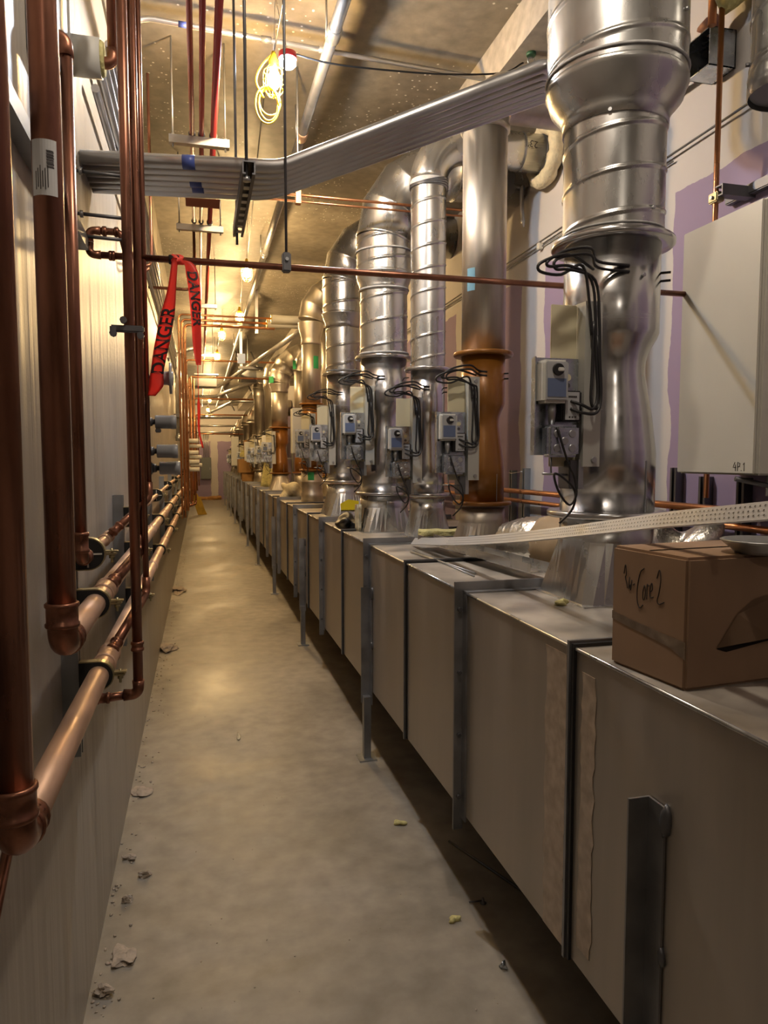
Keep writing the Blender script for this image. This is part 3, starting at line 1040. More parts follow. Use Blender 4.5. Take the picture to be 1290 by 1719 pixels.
# riser 7: narrow brown valve on a funnel base
X, Y = 1.18, 10.85
R7 = thing('exhaust_riser', 'far beige riser with a narrow-waisted brown valve on a pleated funnel base', 'duct riser', (X, Y, DZ1), 'exhaust risers on the plenum')
square_base(R7, X, Y, 0.17, 0.17, 0.125, 1.40, m=GALV2)
valve(R7, X, Y, 0.118, 0.165, 1.40, 2.08, ORANGE)
link('straight_pipe', lathe(nb(), [(0.122, 2.09), (0.122, 2.62)], X, Y, 36), GALV2, R7)
link('reducer', lathe(nb(), [(0.124, 2.60), (0.128, 2.62), (0.124, 2.64), (0.155, 2.72), (0.155, 2.74)], X, Y, 36), GALV2, R7)
link('gored_elbow', gored(nb(), X, Y, 0.153, 2.75, 0.45, PI / 2, 5, 2.07, ridge=0.006), GALV2, R7)
q = nb()
prism(q, [(X - 0.16, Y - 0.06), (X - 0.10, Y - 0.135), (X - 0.098, Y - 0.13), (X - 0.157, Y - 0.055)], 'Z', 2.735, 2.83)
link('label_patch', q, GREENT, R7)['label'] = 'green tape label'
panel(R7, X, Y, 0.118, 2.02, 2.04, detail=1)

# slim rear risers seen between the front ones
def slim_riser(label, X, Y, r, z_el, R, m, vm, green=False):
    t = thing('exhaust_riser', label, 'duct riser', (X, Y, DZ1), 'exhaust risers on the plenum')
    link('round_base', lathe(nb(), [(r * 1.3, DZ1), (r * 1.1, 1.3), (r * 1.1, 1.40)], X, Y, 28), m, t)
    valve(t, X, Y, r * 1.05, r * 1.4, 1.42, 2.12, vm)
    link('straight_pipe', lathe(nb(), [(r, 2.13), (r, z_el)], X, Y, 28), m, t)
    link('gored_elbow', gored(nb(), X, Y, r * 1.12, z_el, R, PI / 2, 4, 2.07, 28, 0.005), m, t)
    if green:
        q = nb()
        prism(q, [(X - r * 1.25, Y - 0.05), (X - r * 0.8, Y - r * 0.95), (X - r * 0.76, Y - r * 0.90), (X - r * 1.2, Y - 0.045)], 'Z', z_el + 0.02, z_el + 0.14)
        link('label_patch', q, GREENT, t)
    return t


slim_riser('slim rear riser with a brown valve, peeking between two galvanized risers', 1.47, 8.35, 0.07, 3.12, 0.3, GALV2, ORANGE)
slim_riser('rear riser with a green label, half hidden left of the green-labelled brown riser', 1.40, 10.2, 0.085, 2.85, 0.36, GALV2, ORANGE, True)
# far risers, one kind built once and repeated
X, Y = 1.22, 12.5
FR = thing('exhaust_riser', 'one of the tall distant beige risers bunched together before the far wall', 'duct riser', (X, Y, DZ1), 'distant risers')
link('round_base', lathe(nb(), [(0.15, DZ1), (0.13, 1.28), (0.12, 1.38)], X, Y, 24), GALV2, FR)
valve(FR, X, Y, 0.115, 0.15, 1.40, 2.08, GALV2)
link('straight_pipe', lathe(nb(), [(0.117, 2.09), (0.117, 2.74), (0.14, 2.84), (0.14, 3.0)], X, Y, 24), GALV2, FR)
link('gored_elbow', gored(nb(), X, Y, 0.138, 3.0, 0.3, PI / 2, 4, 2.06, 24, 0.005), GALV2, FR)
panel(FR, X, Y, 0.115, 2.0, 2.02, detail=1)
for (dx, dy) in ((0.12, 0.95), (-0.04, 1.9), (0.1, 2.8)):
    dup(FR, (dx, dy, 0), FR['label'])
X, Y = 1.24, 16.6
FE = thing('exhaust_riser', 'one of the distant risers ending in a low fat smooth elbow', 'duct riser', (X, Y, DZ1), 'distant low-elbow risers')
link('round_base', lathe(nb(), [(0.17, DZ1), (0.15, 1.28), (0.14, 1.38)], X, Y, 24), GALV2, FE)
valve(FE, X, Y, 0.13, 0.17, 1.40, 2.05, GALV2)
link('straight_pipe', lathe(nb(), [(0.135, 2.06), (0.135, 2.40), (0.19, 2.42), (0.19, 2.46)], X, Y, 24), GALV2, FE)
b = nb()
sweep(b, arc_pts((X, Y), 2.45, 0.34, PI / 2, 9) + [(2.06, Y, 2.79)], 0.185, 24)
link('elbow', b, GALV2, FE)
panel(FE, X, Y, 0.13, 1.95, 1.98, detail=1)
for (dx, dy) in ((-0.06, 1.2), (0.04, 2.5), (-0.06, 3.9), (-0.02, 5.6), (0.0, 7.5), (0.0, 9.6)):
    dup(FE, (dx, dy, 0), FE['label'])

# ------------------------------------------------------------------ left wall: three copper mains on struts


def coupling(t, c, d, r, L=0.05, m=None, name='coupling', beads=True):
    d = V(d).normalized()
    c = V(c)
    a, b_ = c - d * L / 2, c + d * L / 2
    e = d * 0.006
    if beads:
        P = [a, a + e * 0.4, a + e * 1.4, a + e * 1.8, b_ - e * 1.8, b_ - e * 1.4, b_ - e * 0.4, b_]
        Rr = [r + 0.0015, r + 0.0045, r + 0.0045, r + 0.002, r + 0.002, r + 0.0045, r + 0.0045, r + 0.0015]
    else:
        P, Rr = [a, b_], [r + 0.002] * 2
    return link(name, sweep(nb(), P, Rr, 18), m or COPPERF, t)


def elbow_part(t, corner, d1, d2, r, R, m=None, name='elbow', leg=0.012):
    c = V(corner)
    d1, d2 = V(d1).normalized(), V(d2).normalized()
    pts = fillet([c + d1 * (R + leg), c, c + d2 * (R + leg)], R, 8)
    n = len(pts)
    rr = [r + 0.003] + [r + 0.0015] * (n - 2) + [r + 0.003]
    return link(name, sweep(nb(), pts, rr, 18), m or COPPERF, t)


YE = 26.0


def main_run(label, xv, yv, r, zfun, ztop, m_v):
    z0 = zfun(yv)
    t = thing('copper_pipe', label, 'pipe', (xv, yv, z0), 'copper mains on the left wall')
    link('drop_pipe', sweep(nb(), [(xv, yv, z0 + 0.03), (xv, yv, ztop)], r, 22), m_v, t)
    e = elbow_part(t, (xv, yv, z0), (0, 0, 1), (0, 1, 0), r, r * 1.55, COPPERF, leg=0.03)
    coupling(t, (xv, yv, z0 + r * 1.55 + 0.02), (0, 0, 1), r + 0.001, 0.05)
    coupling(t, (xv, yv + r * 1.55 + 0.02, z0), (0, 1, 0), r + 0.001, 0.04)
    ya = yv + 0.05
    pts = []
    for k in range(9):
        y = ya + (YE - ya) * (k / 8) ** 2
        pts.append((xv, y, zfun(y)))
    link('level_pipe', sweep(nb(), pts, r, 20), COPPERD, t)
    for y in (4.1, 5.6, 7.4, 10.0):
        coupling(t, (xv, y, zfun(y)), (0, 1, 0), r, 0.06, COPPERD)
    return t


zlow = lambda y: 1.072 - 0.0135 * y
zmid = lambda y: 1.252 - 0.0095 * y
zup = lambda y: 1.358 + 0.002 * y
XP = -0.262
LOW = main_run('large copper pipe dropping at the left edge and running lowest along the wall', XP, 1.075, 0.0265, zlow, CEIL - 0.002, COPPER)
MID = main_run('large copper pipe with a paper label, turning into the middle wall run', XP - 0.003, 1.49, 0.0265, zmid, CEIL - 0.002, COPPER)
UPP = main_run('slim copper pipe dropping behind the labelled one into the top wall run', XP - 0.016, 1.83, 0.0135, zup, 2.54, COPPER)
elbow_part(UPP, (XP - 0.016, 1.83, 2.56), (0, 0, -1), (-1, 0, 0), 0.0135, 0.03)
link('wall_pad', bbox(nb(), XL + 0.0, XL + 0.05, 1.77, 1.90, 2.50, 2.64, 0.006), PUTTY, UPP)
# paper label wrapped on the middle drop
q = nb()
lx, ly = XP - 0.003, 1.49
a0, a1 = -2.55, -0.75
o_ = [(lx + 0.0272 * math.cos(a0 + (a1 - a0) * k / 10), ly + 0.0272 * math.sin(a0 + (a1 - a0) * k / 10)) for k in range(11)]
i_ = [(lx + 0.0266 * math.cos(a0 + (a1 - a0) * k / 10), ly + 0.0266 * math.sin(a0 + (a1 - a0) * k / 10)) for k in range(11)]
prism(q, o_ + i_[::-1], 'Z', 2.085, 2.185)
lab = link('paper_label', q, PAPER, MID)
lab['label'] = 'white printed paper label'
q = nb()
rnd = random.Random(3)
for k in range(18):
    a = -1.45 + 0.02 * (k % 3)
    z = 2.165 - 0.0018 * k
    w = rnd.choice((0.0005, 0.0009, 0.0013))
    for s in range(5):
        a_, b_ = a + 0.09 * s, a + 0.09 * (s + 1)
        p = [(lx + 0.0276 * math.cos(a_), ly + 0.0276 * math.sin(a_)), (lx + 0.0276 * math.cos(b_), ly + 0.0276 * math.sin(b_)),
             (lx + 0.0271 * math.cos(b_), ly + 0.0271 * math.sin(b_)), (lx + 0.0271 * math.cos(a_), ly + 0.0271 * math.sin(a_))]
        prism(q, p, 'Z', z, z + w)
for k in range(6):
    a = -2.2 + 0.16 * k
    p = [(lx + 0.0276 * math.cos(a), ly + 0.0276 * math.sin(a)), (lx + 0.0276 * math.cos(a + 0.05), ly + 0.0276 * math.sin(a + 0.05)),
         (lx + 0.0271 * math.cos(a + 0.05), ly + 0.0271 * math.sin(a + 0.05)), (lx + 0.0271 * math.cos(a), ly + 0.0271 * math.sin(a))]
    prism(q, p, 'Z', 2.095 + 0.004 * (k % 2), 2.128 + 0.005 * (k % 3))
link('printed_marks', q, INK, lab)

# thin dark copper branch at the bottom left corner below the nearest elbow
t = thing('copper_branch', 'thin copper branch slanting down the wall under the nearest elbow', 'pipe', (-0.32, 1.1, 0.9))
link('pipe', sweep(nb(), [(-0.30, 1.22, 1.02), (-0.30, 1.02, 0.885)], 0.0085, 14), COPPERF, t)
coupling(t, (-0.30, 1.03, 0.892), (0, 0.83, 0.56), 0.0085, 0.03)

# struts and cushioned clamps
STY = [1.93, 3.12, 4.92, 6.62, 8.45, 10.3, 12.2, 14.1]
NTH = ['nearest', 'second nearest', 'third nearest', 'fourth nearest']
for i, y in enumerate(STY):
    b = nb()
    prism(b, [(XL, y), (XL + 0.041, y), (XL + 0.041, y + 0.012), (XL + 0.033, y + 0.012), (XL + 0.033, y + 0.003), (XL + 0.003, y + 0.003), (XL + 0.003, y + 0.038), (XL + 0.033, y + 0.038),
              (XL + 0.033, y + 0.029), (XL + 0.041, y + 0.029), (XL + 0.041, y + 0.041), (XL, y + 0.041)], 'Z', 0.86 - 0.012 * y, 1.455)
    lab = ('%s vertical strut channel on the left wall behind the copper mains' % NTH[i]) if i < 4 else 'distant vertical strut channel on the left wall behind the copper mains'
    one('strut_channel', b, STRUT, lab, 'strut', 'wall struts')


def clamp(y, x, z, r, kind, label):
    t = thing('pipe_clamp', label, 'clamp', (x, y, z), 'pipe clamps on the wall struts')
    w = 0.030
    b = nb()
    pr = [(x + (r + 0.009) * math.cos(a), z + (r + 0.009) * math.sin(a)) for a in [-PI / 2 + PI * k / 14 for k in range(15)]]
    prism(b, [(XL + 0.042, z - r - 0.009)] + pr + [(XL + 0.042, z + r + 0.009)], 'Y', y, y + w)
    link('cushion', b, BLACKM, t)
    b = nb()
    ro, ri = r + 0.012, r + 0.009
    outer = [(XL + 0.042, z - ro)] + [(x + ro * math.cos(a), z + ro * math.sin(a)) for a in [-PI / 2 + PI * k / 14 for k in range(15)]] + [(XL + 0.042, z + ro)]
    inner = [(XL + 0.042, z - ri)] + [(x + ri * math.cos(a), z + ri * math.sin(a)) for a in [-PI / 2 + PI * k / 14 for k in range(15)]] + [(XL + 0.042, z + ri)]
    prism(b, outer + inner[::-1], 'Y', y + 0.002, y + w - 0.002)
    st = link('strap', b, BRASS, t)
    b = nb()
    bbox(b, x + ro - 0.004, x + ro + 0.030, y + 0.003, y + w - 0.003, z + 0.003, z + 0.007, 0.0015)
    bbox(b, x + ro - 0.004, x + ro + 0.026, y + 0.003, y + w - 0.003, z - 0.004, z, 0.0015)
    link('ear', b, BRASS, st)
    b = nb()
    sweep(b, [(x + ro + 0.014, y + w / 2, z - 0.024), (x + ro + 0.014, y + w / 2, z - 0.006), (x + ro + 0.014, y + w / 2, z + 0.012)], [0.0035, 0.0035, 0.0035], 8)
    link('bolt', b, BRASS, st)
    link('nut', sweep(nb(), [(x + ro + 0.014, y + w / 2, z - 0.013), (x + ro + 0.014, y + w / 2, z - 0.005)], 0.008, 6), BRASS, st)
    if kind == 'up':
        b = nb()
        box(b, x - r - 0.004, x + r + 0.004, y - 0.001, y, z - 0.002, z + 0.002)
        link('spoke', b, INSW, t)
        b = nb()
        box(b, x - 0.002, x + 0.002, y - 0.0012, y - 0.0002, z - r - 0.004, z + r + 0.004)
        link('spoke', b, INSW, t)
    return t


ROWS = (('up', XP - 0.016, zup, 0.030, 'upper thin copper pipe'), ('mid', XP - 0.003, zmid, 0.0265, 'middle copper pipe'), ('low', XP, zlow, 0.0265, 'lowest copper pipe'))
for i, y in enumerate(STY):
    for kind, x, zf, r, nm in ROWS:
        lab = ('padded clamp around the %s at the %s strut' % (nm, NTH[i])) if i < 4 else 'distant padded clamp around the %s' % nm
        clamp(y - 0.005, x, zf(y), r, kind, lab)

# ------------------------------------------------------------------ the near cluster of vertical copper lines
GX, GY = -0.188, 2.20
t = thing('copper_riser_pipe', 'front copper line of the near cluster, elbowed to the wall at its foot', 'pipe', (GX, GY, 0.905), 'near cluster of copper lines')
link('pipe', sweep(nb(), [(GX, GY, 0.935), (GX, GY, CEIL - 0.002)], 0.0145, 18), COPPER, t)
elbow_part(t, (GX, GY, 0.905), (0, 0, 1), (-1, 0, 0), 0.0145, 0.030)
link('stub', sweep(nb(), [(GX - 0.03, GY, 0.905), (GX - 0.118, GY, 0.898)], 0.0125, 16), COPPER, t)
coupling(t, (GX - 0.10, GY, 0.90), (-1, 0, 0), 0.0125, 0.04)
coupling(t, (GX, GY, 1.05), (0, 0, 1), 0.0145, 0.03)
CL = [(-0.186, 2.38, 0.0105, 1.335, (XP - 0.003, 2.12), zmid, 'second copper line of the near cluster, branching into the middle wall main', 'mid'),
      (-0.171, 2.365, 0.0095, 1.20, (XP, 2.10), zlow, 'third copper line of the near cluster, branching into the lowest wall main', 'low'),
      (-0.158, 2.395, 0.009, 1.50, (XP - 0.016, 2.30), zup, 'rearmost copper line of the near cluster, branching into the top wall main', 'up')]
for x, y, r, zb, (mx, my), zf, lab, kind in CL:
    t = thing('copper_riser_pipe', lab, 'pipe', (x, y, zb), 'near cluster of copper lines')
    tee = V((mx, my, zf(my)))
    rm = 0.0135 if kind == 'up' else 0.0265
    rb = r * (1.5 if kind != 'up' else 1.2)
    link('pipe', sweep(nb(), [(x, y, zb), (x, y, CEIL - 0.002)], r, 14), COPPER, t)
    d = (V((x, y, zb - 0.02)) - tee).normalized()
    link('branch', sweep(nb(), [tee + d * rm * 0.6, V((x, y, zb - 0.02)) - d * 0.015], rb, 16), COPPERF, t)
    link('elbow', sweep(nb(), fillet([V((x, y, zb - 0.02)) - d * 0.045, V((x, y, zb - 0.02)), V((x, y, zb + 0.03))], 0.03, 6), r + 0.003, 14), COPPERF, t)
    coupling(t, tee + d * (rm + 0.03), d, rb, 0.04)
    coupling(t, (mx, my, zf(my)), (0, 1, 0), rm + 0.001, 0.12, COPPERD, 'tee_body')
# dark pipe clamps round the cluster
b = nb()
bbox(b, -0.238, -0.145, 2.168, 2.183, 1.96, 1.98, 0.004)
t = one('cluster_clamp', b, DARKST, 'dark bolted clamp tying the near copper cluster together', 'clamp')
for k, (x, z) in enumerate(((-0.228, 1.95), (-0.155, 1.946), (-0.20, 1.987))):
    link('bolt', sweep(nb(), [(x, 2.17, z + 0.005), (x, 2.155, z + 0.005)], 0.010, 8), DARKST, t)

# shut-off valves with long grey grips
VAL = [(1.862, -0.155, 'topmost grey-gripped shut-off valve, the one with a round end plate', True), (1.722, -0.148, 'second grey-gripped shut-off valve from the top, with a small dark tab', False),
       (1.628, -0.145, 'third grey-gripped shut-off valve from the top, on the big dark block', False), (1.573, -0.140, 'lowest grey-gripped shut-off valve on the near copper cluster', False)]
for k, (z, x, lab, plate) in enumerate(VAL):
    y = 2.43 if k != 3 else 2.47
    t = thing('shutoff_valve', lab, 'valve', (x, y, z), 'grey-gripped valves')
    s = 0.030 if k == 2 else 0.021
    link('body', bbox(nb(), x - 0.055 if k == 2 else x - 0.04, x - 0.008, y - 0.03, y + 0.035, z - s, z + s, 0.004), DARKST, t)
    link('stem', sweep(nb(), [(x - 0.01, y, z), (x + 0.004, y, z), (x + 0.004, y, z), (x + 0.018, y, z)], [0.016, 0.013, 0.009, 0.008], 14), DARKST, t)
    g = nb()
    L = 0.078
    sweep(g, [(x + 0.012, y, z), (x + 0.014, y, z), (x + L - 0.018, y, z), (x + L - 0.017, y, z), (x + L - 0.002, y, z), (x + L, y, z)], [0.0195, 0.0215, 0.0215, 0.0228, 0.0228, 0.021], 24)
    link('grip', g, PVCG, t)
    if plate:
        link('end_plate', sweep(nb(), [(x + L - 0.012, y, z), (x + L - 0.004, y, z)], 0.050, 28), PVCG, t)
    if k == 1:
        link('tab', bbox(nb(), x + 0.012, x + 0.03, y - 0.01, y + 0.01, z - 0.034, z - 0.022, 0.002), DARKST, t)
    for dz in (-0.045, 0.045):
        link('union', sweep(nb(), [(x - 0.028, y, z + dz - 0.012), (x - 0.028, y, z + dz + 0.012)], 0.013, 8), COPPERF, t)

# threaded rods from the wall strut to the cluster, the strut itself and the copper jog
b = nb()
prism(b, [(XL, 2.235), (XL + 0.035, 2.235), (XL + 0.035, 2.275), (XL, 2.275)], 'Y', 1.35, 2.38)
one('strut_channel', b, STRUT, 'level strut channel on the left wall behind the slim copper drop', 'strut', 'wall struts')
for k, z in enumerate((2.46, 2.335, 2.27)):
    lab = ['upper', 'middle', 'lower'][k] + ' of three dark threaded rods between wall strut and near copper cluster'
    t = thing('threaded_rod', lab, 'rod', (-0.3, 2.30, z), 'threaded rods at the near cluster')
    link('rod', sweep(nb(), [(XL, 2.37, z + 0.005), (-0.198, 2.37, z)], 0.0055, 8), DARKST, t)
    link('nut', sweep(nb(), [(-0.215, 2.37, z), (-0.201, 2.37, z)], 0.010, 6), COPPERF if k == 0 else DARKST, t)
    link('washer', sweep(nb(), [(-0.335, 2.37, z + 0.004), (-0.325, 2.37, z + 0.004)], 0.011, 6), STEEL, t)

YC = 2.36
t = thing('copper_cross_pipe', 'copper pipe crossing the aisle at head height with a jog at the left wall', 'pipe', (0.7, YC, 2.21))
zc = 2.228
link('pipe', sweep(nb(), [(-0.285, YC + 0.035, zc), (1.80, YC + 0.035, zc)], 0.0105, 14), COPPER, t)
elbow_part(t, (-0.315, YC + 0.035, zc), (1, 0, 0), (0, 0, 1), 0.0105, 0.022)
elbow_part(t, (-0.315, YC + 0.035, zc + 0.072), (0, 0, -1), (1, 0, 0), 0.0105, 0.022)
link('jog', sweep(nb(), fillet([(-0.285, YC + 0.035, zc + 0.072), (-0.222, YC + 0.035, zc + 0.072), (-0.206, YC + 0.03, zc + 0.0)], 0.022), 0.0105, 14), COPPER, t)
for x in (-0.27, -0.235):
    coupling(t, (x, YC + 0.035, zc + 0.072), (1, 0, 0), 0.0105, 0.014)
coupling(t, (-0.25, YC + 0.035, zc), (1, 0, 0), 0.0105, 0.02)

t = thing('hanger_rod', 'thin dark hanger rod with a block clamp holding the copper cross pipe', 'hanger', (0.287, YC + 0.035, zc))
link('rod', sweep(nb(), [(0.287, YC + 0.035, zc + 0.04), (0.287, YC + 0.035, CEIL - 0.002)], 0.0045, 10), DARKST, t)
c_ = link('clamp_block', bbox(nb(), 0.273, 0.301, YC + 0.018, YC + 0.052, zc - 0.016, zc + 0.045, 0.004), DARKST, t)
link('bolt', sweep(nb(), [(0.287, YC + 0.018, zc + 0.022), (0.287, YC + 0.012, zc + 0.022)], 0.006, 8), STEEL, c_)

# ------------------------------------------------------------------ red DANGER tape tied on the cross pipe


def ribbon(path, wid, tw, th=0.0008):
    """path of points, half-width directions tw (angles about the vertical)"""
    bm = nb()
    rows = []
    for p, a, w in zip(path, tw, wid):
        d = V((math.cos(a), math.sin(a), 0)) * w
        rows.append([bm.verts.new(V(p) + d * s + V((math.sin(a), -math.cos(a), 0)) * (0.004 * (1 - s * s))) for s in (-1, -0.5, 0, 0.5, 1)])
    for i in range(len(rows) - 1):
        for k in range(4):
            f = bm.faces.new((rows[i][k], rows[i][k + 1], rows[i + 1][k + 1], rows[i + 1][k]))
            f.smooth = True
    bmesh.ops.solidify(bm, geom=bm.faces[:], thickness=th)
    return bm


def ribbon_text(s, path, tw, wid, i0, size, flip=1):
    """letters laid along the tape, read along its length, sitting on the camera-facing side"""
    bm = text_bm(s, size, (0, 0, 0), (1, 0, 0), (0, 1, 0), bold=0.0012)
    L = [0.0]
    for i in range(1, len(path)):
        L.append(L[-1] + (V(path[i]) - V(path[i - 1])).length)
    for v in bm.verts:
        u, w = v.co.x + i0, v.co.y - size * 0.34
        u = min(max(u, 0.0), L[-1] - 1e-4)
        k = max(j for j in range(len(L)) if L[j] <= u)
        q = (u - L[k]) / max(L[k + 1] - L[k], 1e-6)
        p = V(path[k]).lerp(V(path[k + 1]), q)
        a = tw[k] + (tw[k + 1] - tw[k]) * q
        ww = wid[k] + (wid[k + 1] - wid[k]) * q
        s_ = max(-0.95, min(0.95, w * flip / 0.019))
        v.co = p + V((math.cos(a), math.sin(a), 0)) * ww * s_ + V((math.sin(a), -math.cos(a), 0)) * (0.004 * (1 - s_ * s_) + 0.0016)
    return bm


t = thing('danger_tape', 'two hanging tails of red tape with black lettering tied to the cross pipe', 'tape', (-0.05, 2.34, 2.22))
KY = YC + 0.012
b = blob(nb(), (-0.058, YC + 0.03, zc), (0.024, 0.020, 0.018), 5, 3, 0.3, False)
link('knot', b, REDT, t)
b = nb()
sweep(b, [(-0.082, YC + 0.033, zc), (-0.066, YC + 0.033, zc), (-0.05, YC + 0.033, zc)], [0.014, 0.0165, 0.014], 14)
link('knot_wrap', b, INK, t)
p1 = spline([(-0.062, KY, zc), (-0.075, KY - 0.01, 2.12), (-0.094, KY - 0.01, 2.02), (-0.113, KY - 0.006, 1.93), (-0.124, KY, 1.87), (-0.128, KY, 1.83), (-0.142, KY, 1.80)], 6)
n = len(p1)
tw1 = [0.55 - 0.45 * k / n + 0.25 * math.sin(k * 0.35) for k in range(n)]
w1 = [0.010 + 0.012 * min(1, k / 10) - (0.012 * max(0, (k - n + 7) / 7)) for k in range(n)]
a_ = link('tail', ribbon(p1, w1, tw1), REDT, t)
link('lettering', ribbon_text('DANGER', p1[::-1], tw1[::-1], w1[::-1], 0.07, 0.052, -1), INK, a_)
p2 = spline([(-0.052, KY, zc - 0.004), (-0.020, KY - 0.008, zc - 0.018), (-0.006, KY - 0.012, 2.14), (-0.002, KY - 0.008, 2.04), (0.0, KY, 1.95), (0.003, KY, 1.90)], 6)
n = len(p2)
tw2 = [0.35 - 0.4 * math.sin(k * 0.22) for k in range(n)]
w2 = [0.006 + 0.013 * min(1, k / 9) - 0.013 * max(0, (k - n + 9) / 9) for k in range(n)]
b_ = link('tail', ribbon(p2, w2, tw2), REDT, t)
link('lettering', ribbon_text('DANGER', p2, tw2, w2, 0.06, 0.042, 1), INK, b_)
# farther scrap of the same tape
p3 = spline([(0.0, 6.2, 3.30), (0.0, 6.2, 2.4), (0.003, 6.2, 2.02), (0.0, 6.2, 1.90), (0.004, 6.2, 1.82), (0.03, 6.2, 1.70)], 5)
n = len(p3)
one('danger_tape', ribbon(p3, [0.003 if k < 9 else 0.016 * (1 - 0.5 * k / n) for k in range(n)], [0.4 + 0.1 * math.sin(k) for k in range(n)]), REDT, 'small farther scrap of red tape hanging beyond the nearer red tape', 'tape')

# ------------------------------------------------------------------ left wall, high up: sleeve, conduits
t = thing('pipe_sleeve', 'short white pipe sleeve through the left wall with yellow packing', 'sleeve', (-0.30, 2.42, 2.82))
Ys, Zs = 2.42, 2.82
b = nb()
sweep(b, [(XL, Ys, Zs), (-0.268, Ys, Zs)], 0.056, 30)
link('sleeve', b, PVCW, t)
link('packing', sweep(nb(), [(-0.269, Ys, Zs), (-0.258, Ys, Zs)], [0.052, 0.045], 24), YELLOW, t)
link('wall_plate', box(nb(), XL, XL + 0.006, Ys - 0.07, Ys + 0.05, Zs - 0.02, 3.3), PUTTY, t)
t = thing('copper_stub', 'copper elbow coming out of the white sleeve and turning up to the ceiling', 'pipe', (-0.25, Ys, Zs))
elbow_part(t, (-0.235, Ys, Zs - 0.01), (-1, 0, 0), (0, 0, 1), 0.016, 0.03)
link('pipe', sweep(nb(), [(-0.235, Ys, Zs + 0.03), (-0.235, Ys, CEIL - 0.002)], 0.0145, 16), COPPER, t)

for k, (x, z) in enumerate(((-0.315, 2.84), (-0.315, 2.97), (-0.315, 3.06), (-0.315, 3.15), (-0.32, 3.24))):
    lab = ['lowest', 'second lowest', 'middle', 'second highest', 'highest'][k] + ' of the level conduits running along the left wall near the ceiling'
    one('conduit', sweep(nb(), [(x, 2.65 + 0.12 * k, z), (x, 22.0, z)], 0.014, 12), COND, lab, 'conduit', 'conduits along the left wall')
for i, y in enumerate((3.4, 5.2, 7.0, 9.2)):
    b = nb()
    box(b, XL, XL + 0.021, y, y + 0.04, 2.80, 3.28)
    one('strut_channel', b, STRUT, '%s short strut behind the conduits high on the left wall' % NTH[i], 'strut', 'wall struts')
t = thing('copper_return', 'thin copper line with two elbows high on the left wall', 'pipe', (-0.28, 3.9, 2.6))
link('pipe', sweep(nb(), fillet([(-0.345, 4.0, 2.61), (-0.235, 4.0, 2.61), (-0.225, 4.05, 2.66), (-0.225, 4.05, 3.6)], 0.02), 0.008, 10), COPPER, t)
link('lower_arm', sweep(nb(), [(-0.345, 4.0, 2.58), (-0.255, 4.0, 2.58), (-0.235, 4.0, 2.60)], 0.008, 10), COPPER, t)

# conduit with a swept bend along the ceiling
t = thing('conduit', 'single conduit swept from the left wall across the ceiling by the first lamp', 'conduit', (0.3, 3.6, 3.3))
link('tube', sweep(nb(), fillet([(-0.31, 3.60, 2.70), (-0.31, 3.66, 3.66), (1.60, 3.78, 3.66)], [0.14], 10), 0.0125, 12), COND, t)
link('sticker', sweep(nb(), [(-0.06, 3.6757, 3.66), (-0.02, 3.6782, 3.66)], 0.0135, 12), BLUES, t)
for x in (0.33, 0.62):
    link('coupling', sweep(nb(), [(x, 3.66 + (x + 0.31) * 0.0628, 3.66), (x + 0.05, 3.66 + (x + 0.36) * 0.0628, 3.66)], 0.016, 10), STEEL, t)

# ------------------------------------------------------------------ rack of six conduits
ZB = 2.555
RACKN = ['nearest', 'second', 'third', 'fourth', 'fifth', 'farthest']
for k in range(6):
    q = k / 5
    A = V((-0.345, 2.50 + 0.255 * q, ZB))
    knee = V((0.275 - 0.02 * q, 2.42 + 0.262 * q, ZB))
    E1 = V((1.13 + 0.12 * q, 2.305 + 0.225 * q, 2.92 + 0.02 * q))
    d = (E1 - knee).normalized()
    E1 = E1 + d * 0.03
    tail = [E1 + V((0.10, 0.16 - 0.03 * q, 0.02)), V((1.47 + 0.02 * q, 2.52 + 0.3 * q, 3.0)), V((1.47 + 0.02 * q, 2.52 + 0.3 * q, 3.78))]
    lab = '%s of the six grey conduits bent across the aisle under the ceiling' % RACKN[k]
    t = thing('conduit', lab, 'conduit', knee, 'rack of six bent conduits')
    link('tube', sweep(nb(), fillet([A, knee, E1] + tail, [0.20 + 0.03 * k, 0.05, 0.06, 0.08], 8), 0.0215, 16), COND, t)
    if k in (0, 3, 4):
        p0 = A.lerp(knee, 0.50 + 0.015 * k)
        link('sticker', sweep(nb(), [p0, p0 + (knee - A).normalized() * 0.04], 0.0222, 16), BLUES, t)
t = thing('trapeze_hanger', 'slotted dark strut under the six conduits hung on two dark rods', 'hanger', (0.16, 2.6, ZB - 0.05))
b = nb()
xs = 0.165
prism(b, [(xs - 0.02, ZB - 0.030), (xs + 0.02, ZB - 0.030), (xs + 0.02, ZB - 0.071), (xs + 0.010, ZB - 0.071), (xs + 0.010, ZB - 0.066), (xs + 0.016, ZB - 0.066), (xs + 0.016, ZB - 0.034), (xs - 0.016, ZB - 0.034), (xs - 0.016, ZB - 0.066),
          (xs - 0.010, ZB - 0.066), (xs - 0.010, ZB - 0.071), (xs - 0.02, ZB - 0.071)], 'Y', 2.32, 2.97)
link('channel', b, DARKST, t)
for k in range(9):
    b = nb()
    bbox(b, xs - 0.0095, xs + 0.0095, 2.36 + 0.066 * k, 2.388 + 0.066 * k, ZB - 0.0712, ZB - 0.069, 0.0008, 1)
    link('slot', b, STEEL, t)
for y in (2.345, 2.94):
    link('rod', sweep(nb(), [(xs - 0.006, y, ZB - 0.11 if y > 2.5 else ZB - 0.08), (xs - 0.006, y, CEIL - 0.002)], 0.0052, 10), DARKST, t)
link('rod_nut', sweep(nb(), [(xs - 0.006, 2.345, ZB - 0.085), (xs - 0.006, 2.345, ZB - 0.071)], 0.012, 6), STEEL, t)
